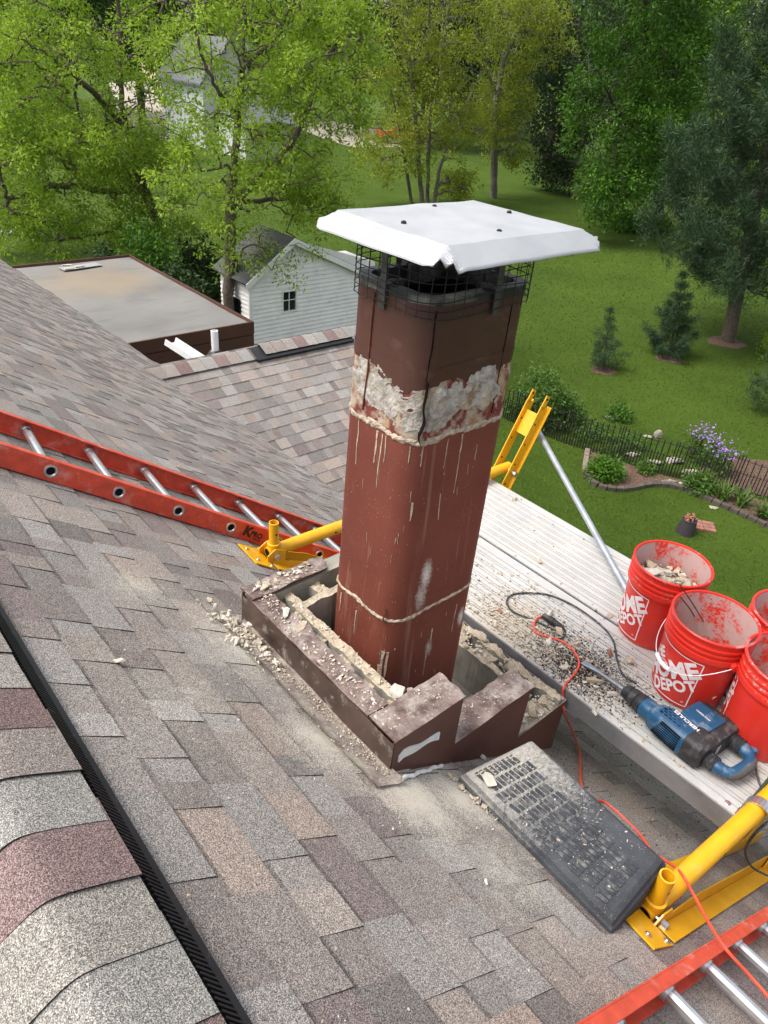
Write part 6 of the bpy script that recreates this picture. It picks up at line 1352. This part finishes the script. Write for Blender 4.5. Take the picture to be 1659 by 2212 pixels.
pine("white_pine", "tall blue-green pine with a bare lower trunk at the right", gE, 10.5, 3.0, 81, 1.75, 16, 8, 85, 0.20)
pine("young_pine", "smallest young pine on the lawn, left of the two", ground(1303, 797), 1.55, 0.50, 83, 0.10, 7, 6, 13, 0.10, "young pines on the lawn", pw=1.25)
pine("young_pine", "bushier young pine on the lawn with a tall leader", ground(1446, 768), 2.25, 0.70, 85, 0.12, 8, 7, 30, 0.12, "young pines on the lawn", pw=1.1)
pine("young_pine", "young pine cut off by the right picture edge", ground(1705, 905), 2.6, 0.95, 87, 0.2, 10, 7, 26, 0.13, "young pines on the lawn")
def shrub(name, label, c, rad, seed, leafm, n, size, per, sp, cat="shrub", group=None, ts=0.0):
    r = np.random.default_rng(seed); t = thing(name, label, cat, (c[0], c[1], GZ), group); c = np.array([c[0], c[1], GZ]); v = r.normal(0, 1, (n, 3)); v /= np.linalg.norm(v, axis=1, keepdims=True); v[:, 2] = np.abs(v[:, 2]); v *= (0.45 + 0.55 * r.random((n, 1)) ** 0.5)
    lump = 1 + 0.28 * np.array([mnoise.noise(Vector(q * 2.2) + Vector((seed, 0, 0))) for q in v])[:, None]; C = c + v * np.array(rad) * lump + (0, 0, 0.05)
    b = MB()
    for i in range(14): q = C[i * (n // 14)]; b.tube([c + r.normal(0, 0.05, 3) * (1, 1, 0), c + (q - c) * 0.5 + r.normal(0, 0.04, 3), q], [0.014, 0.009, 0.004], 5, False)
    b.build("stem", "bark", t); leaves_mesh("foliage", leafm, C, size, per, sp, r, t, 0.2, tone_shift=ts); return t
shrub("hedge_shrub", "dark shrub mass behind the annex under the leaning trunk", ground(300, 610), (1.3, 1.1, 1.6), 91, "leaf_dark", 420, 0.15, 12, 0.12, ts=0.15)
shrub("hedge_shrub", "dark shrub between the leaning trunk and the straight trunk", ground(425, 640), (1.0, 0.8, 1.7), 92, "leaf_dark", 380, 0.14, 12, 0.11, ts=0.2)
shrub("hedge_shrub", "dark shrub covering the shed's left wall", (sx0 - 0.70, ys + 1.7), (0.6, 0.95, 2.1), 93, "leaf_dark", 520, 0.13, 14, 0.11, ts=0.25)
shrub("hedge_shrub", "tall dark shrub behind the straight trunk beside the shed roof", (sx0 - 1.1, ys + 2.9), (0.8, 0.8, 2.9), 99, "leaf_maple", 520, 0.14, 14, 0.12)
shrub("hedge_shrub", "low green shrub on the lawn left of the annex", ground(110, 505), (1.4, 1.0, 0.8), 94, "leaf_maple", 260, 0.15, 11, 0.12)
shrub("garden_bush", "bright green bush against the iron fence beside the flue", ground(1160, 905), (0.62, 0.7, 1.15), 95, "leaf_shrub", 360, 0.085, 14, 0.075)
shrub("garden_bush", "lower bright green bush trailing right along the fence", ground(1205, 905), (0.55, 0.6, 0.62), 96, "leaf_shrub", 260, 0.08, 14, 0.07, ts=-0.1)
shrub("garden_bush", "light green small tree at the right edge before the pine", ground(1690, 775), (0.75, 0.7, 1.75), 97, "leaf_fresh", 330, 0.10, 13, 0.09)
for i, px in enumerate((1352, 1408)):
    shrub("fern_bed", ["ferns at the foot of the dense maple, left clump", "ferns at the foot of the dense maple, right clump"][i], ground(px, 498), (1.1, 0.7, 0.6), 98 + i, "leaf_maple", 150, 0.24, 10, 0.16, "fern")

# ------------------------------------------------------------------ garden
fp = [ground(*p) for p in ((1040, 880), (1112, 915), (1217, 957), (1328, 992), (1440, 1027), (1577, 1058), (1705, 1098))]
fence = thing("iron_fence", "low black iron picket fence running along the flower beds", "fence", tuple(fp[3])); FH = 0.70
pk = MB().box(-0.008, 0.008, -0.008, 0.008, 0, FH + 0.04).add([(-0.006, -0.006, FH + 0.04), (0.006, -0.006, FH + 0.04), (0.006, 0.006, FH + 0.04), (-0.006, 0.006, FH + 0.04), (0, 0, FH + 0.08)], [(0, 1, 4), (1, 2, 4), (2, 3, 4), (3, 0, 4)])
pk_s = MB().box(-0.008, 0.008, -0.008, 0.008, 0, FH * 0.62).add([(-0.006, -0.006, FH * 0.62), (0.006, -0.006, FH * 0.62), (0.006, 0.006, FH * 0.62), (-0.006, 0.006, FH * 0.62), (0, 0, FH * 0.62 + 0.04)], [(0, 1, 4), (1, 2, 4), (2, 3, 4), (3, 0, 4)])
pm = {}
for i, p in enumerate(fp):
    for dd in (0.0, 0.05):
        q = Vector(p) + (Vector(fp[min(i + 1, len(fp) - 1)]) - Vector(fp[max(i - 1, 0)])).normalized() * dd
        MB().tube([q, q + Vector((0, 0, FH + 0.07))], 0.011, 8).build("post", "dark_iron", fence)
    if i == len(fp) - 1: break
    a, c = Vector(p), Vector(fp[i + 1]); L = (c - a).length; n = max(6, int(L / 0.058))
    for h, sag in ((0.08, 0), (FH * 0.58, 0.0), (FH, 0.04)):
        MB().tube([a + (c - a) * s + Vector((0, 0, h - sag * math.sin(math.pi * s))) for s in np.linspace(0, 1, 7)], 0.007, 6, False).build("rail", "dark_iron", fence)
    for k_ in range(1, n):
        q = a + (c - a) * (k_ / n); kind = k_ % 2
        if kind not in pm:
            o = (pk, pk_s)[kind].build("picket", "dark_iron", fence); pm[kind] = (o.data, o.location.z)
        else:
            o = bpy.data.objects.new("picket", pm[kind][0]); put(o, fence)
        o.location = (q.x, q.y, GZ + pm[kind][1] - 0.04 * math.sin(math.pi * k_ / n) * (1 - kind))
edge = spline([ground(*p) for p in ((1268, 975), (1264, 1000), (1264, 1022), (1290, 1052), (1348, 1060), (1412, 1049), (1468, 1056), (1525, 1079), (1592, 1109), (1659, 1140), (1740, 1180))], 10)
bed_pts = [tuple(p) for p in edge] + [tuple(ground(*p)) for p in ((1740, 1108), (1577, 1062), (1440, 1030), (1328, 995), (1275, 972))]
sheet("flower_bed", bed_pts, "mulch", 0.008); sheet("mulch_bed", [ground(*p) for p in ((1545, 985), (1700, 1000), (1700, 1090), (1580, 1052), (1500, 1030))], "mulch", 0.008)
edging = thing("bed_edging", "curved row of dark edging pavers round the flower bed", "edging", tuple(edge[25]))
acc, last = 0.0, edge[0]
for p in edge[1:]:
    d_ = (p - last)
    if d_.length > 0.17:
        u = d_.normalized(); b = MB(); b.bar(last + u * 0.008 + Vector((0, 0, 0.035)), last + u * 0.165 + Vector((0, 0, 0.035 + random.uniform(-0.006, 0.006))), 0.10, 0.09); b.build("paver", "paver_dark" if (last - edge[0]).length > 0.9 else "wood_weathered", edging, bevel=0.008); last = last + u * 0.172
for i, (px, py, s3, lab) in enumerate(((1367, 985, (0.20, 0.09, 0.07), "pale stone behind the fence, left of three in the row"), (1412, 1003, (0.22, 0.10, 0.08), "pale stone behind the fence, middle of the row"), (1455, 1000, (0.26, 0.12, 0.10), "long pale stone behind the fence under the phlox"), (1492, 1024, (0.24, 0.11, 0.09), "pale stone at the fence foot right of the phlox"), (1447, 1042, (0.20, 0.06, 0.05), "grey weathered log in the flower bed"), (1472, 1048, (0.09, 0.08, 0.06), "small round pale stone beside the log"),
                                           (1420, 945, (0.12, 0.09, 0.16), "upright stone block behind the fence"), (1396, 945, (0.12, 0.08, 0.05), "flat stone left of the upright block"), (1247, 915, (0.10, 0.07, 0.05), "pale stone behind the fence near the bush"), (1275, 925, (0.10, 0.07, 0.06), "rounded pale stone right of the bush"), (1318, 905, (0.16, 0.10, 0.08), "brownish stone at the lawn edge behind the fence"), (1540, 1098, (0.10, 0.07, 0.05), "white stone beneath the day lilies"), (1560, 1062, (0.12, 0.08, 0.06), "pale stone among the day lilies"))):
    p = ground(px, py); chunk("garden_stone", (p[0], p[1], GZ + s3[2] * 0.5), s3, "stone", lab, "stone", seed=130 + i, rotz=-0.7)
def blades(name, label, c, n, L, wd_, seed, mat="lily_leaf", cat="plant", group=None):
    r = np.random.default_rng(seed); V, F, T = [], [], []
    for i in range(n):
        a = r.uniform(0, 6.28); dr = np.array([math.cos(a), math.sin(a), 0]); l_ = L * r.uniform(0.6, 1.1); lean_ = r.uniform(0.35, 1.0); b0 = np.array([c[0], c[1], GZ]) + np.array([*r.normal(0, 0.05, 2), 0]); sd = np.array([-dr[1], dr[0], 0]); o = len(V)
        for s in np.linspace(0, 1, 5):
            p = b0 + dr * l_ * lean_ * 0.75 * s ** 1.4 + np.array([0, 0, l_ * (0.95 * s - 0.62 * lean_ * s * s)]); w_ = wd_ * (1 - s) ** 0.6 * 0.5 + 0.001; V += [p - sd * w_, p + sd * w_]
        for k_ in range(4): F.append((o + 2 * k_, o + 2 * k_ + 1, o + 2 * k_ + 3, o + 2 * k_ + 2)); T.append([r.random()] * 3)
    ob = raw_mesh(name, V, F, mat, tone=np.array(T)); ob.location = (0, 0, 0); return tag(ob, label, cat, group)
for i, (px, py, lab) in enumerate(((1560, 1078, "day lily clump left of the two big ones by the fence"), (1600, 1092, "largest day lily clump in the flower bed"), (1645, 1118, "day lily clump at the right picture edge"), (1690, 1120, "day lily clump just past the right edge"))): blades("day_lily", lab, ground(px, py), 60, 0.55, 0.035, 150 + i, group="day lilies in the bed")
shrub("peony_plant", "dark leafy mound in the flower bed's left end", ground(1306, 1030), (0.34, 0.30, 0.30), 160, "leaf_maple", 170, 0.10, 10, 0.06, "plant", "leafy plants in the bed", 0.15)
shrub("peony_plant", "small leafy plant in the middle of the flower bed", ground(1393, 1020), (0.16, 0.14, 0.17), 161, "leaf_shrub", 60, 0.07, 9, 0.04, "plant", "leafy plants in the bed")
shrub("peony_plant", "leafy green plant left of the day lilies", ground(1508, 1058), (0.30, 0.26, 0.28), 162, "leaf_shrub", 130, 0.09, 10, 0.055, "plant", "leafy plants in the bed")
shrub("peony_plant", "low green growth behind the fence by the bush", ground(1270, 938), (0.55, 0.35, 0.16), 163, "leaf_shrub", 130, 0.07, 9, 0.06, "plant", "leafy plants in the bed")
shrub("peony_plant", "low green growth behind the fence below the stones", ground(1350, 965), (0.6, 0.35, 0.14), 164, "leaf_shrub", 130, 0.07, 9, 0.06, "plant", "leafy plants in the bed")
shrub("peony_plant", "dark leafy plant with pink buds behind the fence", ground(1335, 905), (0.32, 0.28, 0.30), 165, "leaf_maple", 90, 0.08, 9, 0.05, "plant", "leafy plants in the bed", 0.1)
for i, (px, py, h) in enumerate(((1495, 985, 0.62), (1528, 1005, 0.62), (1552, 1022, 0.50))):
    g_ = ground(px, py); t = shrub("phlox", ["purple-flowering phlox behind the fence, tallest at left", "purple-flowering phlox behind the fence, middle plant", "purple-flowering phlox behind the fence, lowest at right"][i], g_, (0.24, 0.22, h * 0.95), 170 + i, "leaf_shrub", 110, 0.06, 8, 0.04, "flowers", "purple phlox plants")
    r = np.random.default_rng(180 + i); P_ = np.stack([g_[0] + r.normal(0, 0.14, 75), g_[1] + r.normal(0, 0.14, 75), GZ + h * 0.8 + np.abs(r.normal(0, 0.11, 75))], 1); scatter("blossom", P_, r.uniform(0.014, 0.03, 75), ["lilac_petals"], t, 190 + i)
gp = ground(1480, 1150); pot = thing("planter_pot", "dark plastic pot of dried coral plants upright on the lawn", "pot", (gp[0], gp[1], GZ))
MB().lathe((gp[0], gp[1], GZ), [(0.0, 0.01), (0.165, 0.0), (0.16, 0.05), (0.125, 0.26), (0.13, 0.265), (0.13, 0.285), (0.115, 0.285), (0.11, 0.22), (0.0, 0.22)], 28).build("pot", "pot_plastic", pot, True, angle=40)
r = np.random.default_rng(201); P_ = np.stack([gp[0] + r.normal(0, 0.045, 50), gp[1] + r.normal(0, 0.045, 50), GZ + 0.26 + 0.12 * r.random(50)], 1); scatter("dried_flowers", P_, r.uniform(0.015, 0.03, 50), ["terracotta_leaves"], pot, 202)
gb = ground(1517, 1138); pad = thing("brick_pad", "small pad of reddish bricks in the grass beside the pot", "brick pad", (gb[0], gb[1], GZ))
for i in range(3):
    for j in range(2):
        b = MB(); c = Vector((gb[0], gb[1], GZ + 0.02)) + Vector((0.8, 0.6, 0)) * (0.11 * (i - 1)) + Vector((0.6, -0.8, 0)) * (0.215 * (j - 0.5)); b.bar(c - Vector((0.6, -0.8, 0)) * 0.1, c + Vector((0.6, -0.8, 0)) * 0.1, 0.097, 0.05); b.build("brick", "brick_red", pad, bevel=0.006)
for nm, p, rr_, lab in (("mulch_ring", (1570, 740), 0.62, None), ("mulch_ring", (1448, 775), 0.42, None), ("mulch_ring", (1305, 801), 0.36, None)):
    g_ = ground(*p); sheet(nm, [(g_[0] + rr_ * (1 + 0.15 * math.sin(3 * a)) * math.cos(a), g_[1] + rr_ * (1 + 0.15 * math.cos(2 * a)) * math.sin(a)) for a in np.linspace(0, 6.28, 28)[:-1]], "mulch", 0.010)
g_ = ground(1470, 470); bench = thing("garden_bench", "weathered slatted garden bench in the shade of the dense maple", "bench", (g_[0], g_[1], GZ))
for k_ in range(9): b = MB(); x = g_[0] - 0.85 + 0.21 * k_; b.box(x, x + 0.14, g_[1] + 0.22, g_[1] + 0.25, GZ + 0.45, GZ + 0.95); b.build("back_slat", "wood_weathered", bench)
for k_ in range(4): b = MB(); b.box(g_[0] - 0.9, g_[0] + 0.98, g_[1] - 0.25 + 0.115 * k_, g_[1] - 0.15 + 0.115 * k_, GZ + 0.42, GZ + 0.45); b.build("seat_slat", "wood_weathered", bench)
for x in (-0.85, 0.92):
    for y in (-0.2, 0.2): b = MB(); b.box(g_[0] + x - 0.03, g_[0] + x + 0.03, g_[1] + y - 0.03, g_[1] + y + 0.03, GZ, GZ + 0.42); b.build("leg", "wood_weathered", bench)
b = MB(); b.box(g_[0] - 0.9, g_[0] + 0.98, g_[1] + 0.21, g_[1] + 0.26, GZ + 0.96, GZ + 1.02); b.build("top_rail", "wood_weathered", bench)
# grass blades over the nearer lawn
r = np.random.default_rng(301); n = 230000      # density falls off with distance from the house
ang_ = R(-35) + R(150) * r.random(n); rad_ = 4.5 * (36.0 / 4.5) ** (r.random(n) ** 0.8)
G = np.stack([rad_ * np.cos(ang_), rad_ * np.sin(ang_), np.full(n, GZ)], 1)
G = G[~((G[:, 0] < 2.9) & (G[:, 1] < 12.2)) & ~((G[:, 0] < GX1 - 0.2) & (G[:, 1] > YR - 3.3) & (G[:, 1] < YR + 1.0))]
def inside(P, poly):
    x, y = P[:, 0], P[:, 1]; c = np.zeros(len(P), bool); q = np.array([p[:2] for p in poly])
    for i in range(len(q)):
        a, b2 = q[i], q[i - 1]; m_ = ((a[1] > y) != (b2[1] > y)); c ^= m_ & (x < (b2[0] - a[0]) * (y - a[1]) / (b2[1] - a[1] + 1e-12) + a[0])
    return c
kp = ~inside(G, bed_pts) & ~((G[:, 0] > ax0) & (G[:, 0] < ax1) & (G[:, 1] > ay0) & (G[:, 1] < ay1))
for p, q in (((1570, 740), 0.62), ((1448, 775), 0.42), ((1305, 801), 0.36)): c = ground(*p); kp &= np.hypot(G[:, 0] - c[0], G[:, 1] - c[1]) > q
G = G[kp]; n = len(G); a = r.uniform(0, 6.28, n); sc_ = np.clip(np.linalg.norm(G, axis=1) / 14, 0.8, 2.6); w_ = 0.010 * sc_; hgt = r.uniform(0.018, 0.038, n) * sc_ ** 0.5
dx, dy = np.cos(a) * w_, np.sin(a) * w_; V = np.stack([G + np.stack([dx, dy, 0 * a], 1), G - np.stack([dx, dy, 0 * a], 1), G + np.stack([r.normal(0, 0.02, n), r.normal(0, 0.02, n), hgt], 1)], 1).reshape(-1, 3)
patch = np.array([mnoise.noise(Vector((g[0] * 0.5, g[1] * 0.5, 0))) for g in G]) * 0.35
o = raw_mesh("lawn_grass", V, np.arange(3 * n).reshape(-1, 3), "grass_blade", tone=np.repeat(np.clip(0.35 + patch + 0.3 * r.normal(0, 0.6, n), 0, 1)[:, None], 3, 1)); tag(o, "short mown grass of the lawn", "grass", kind="stuff")
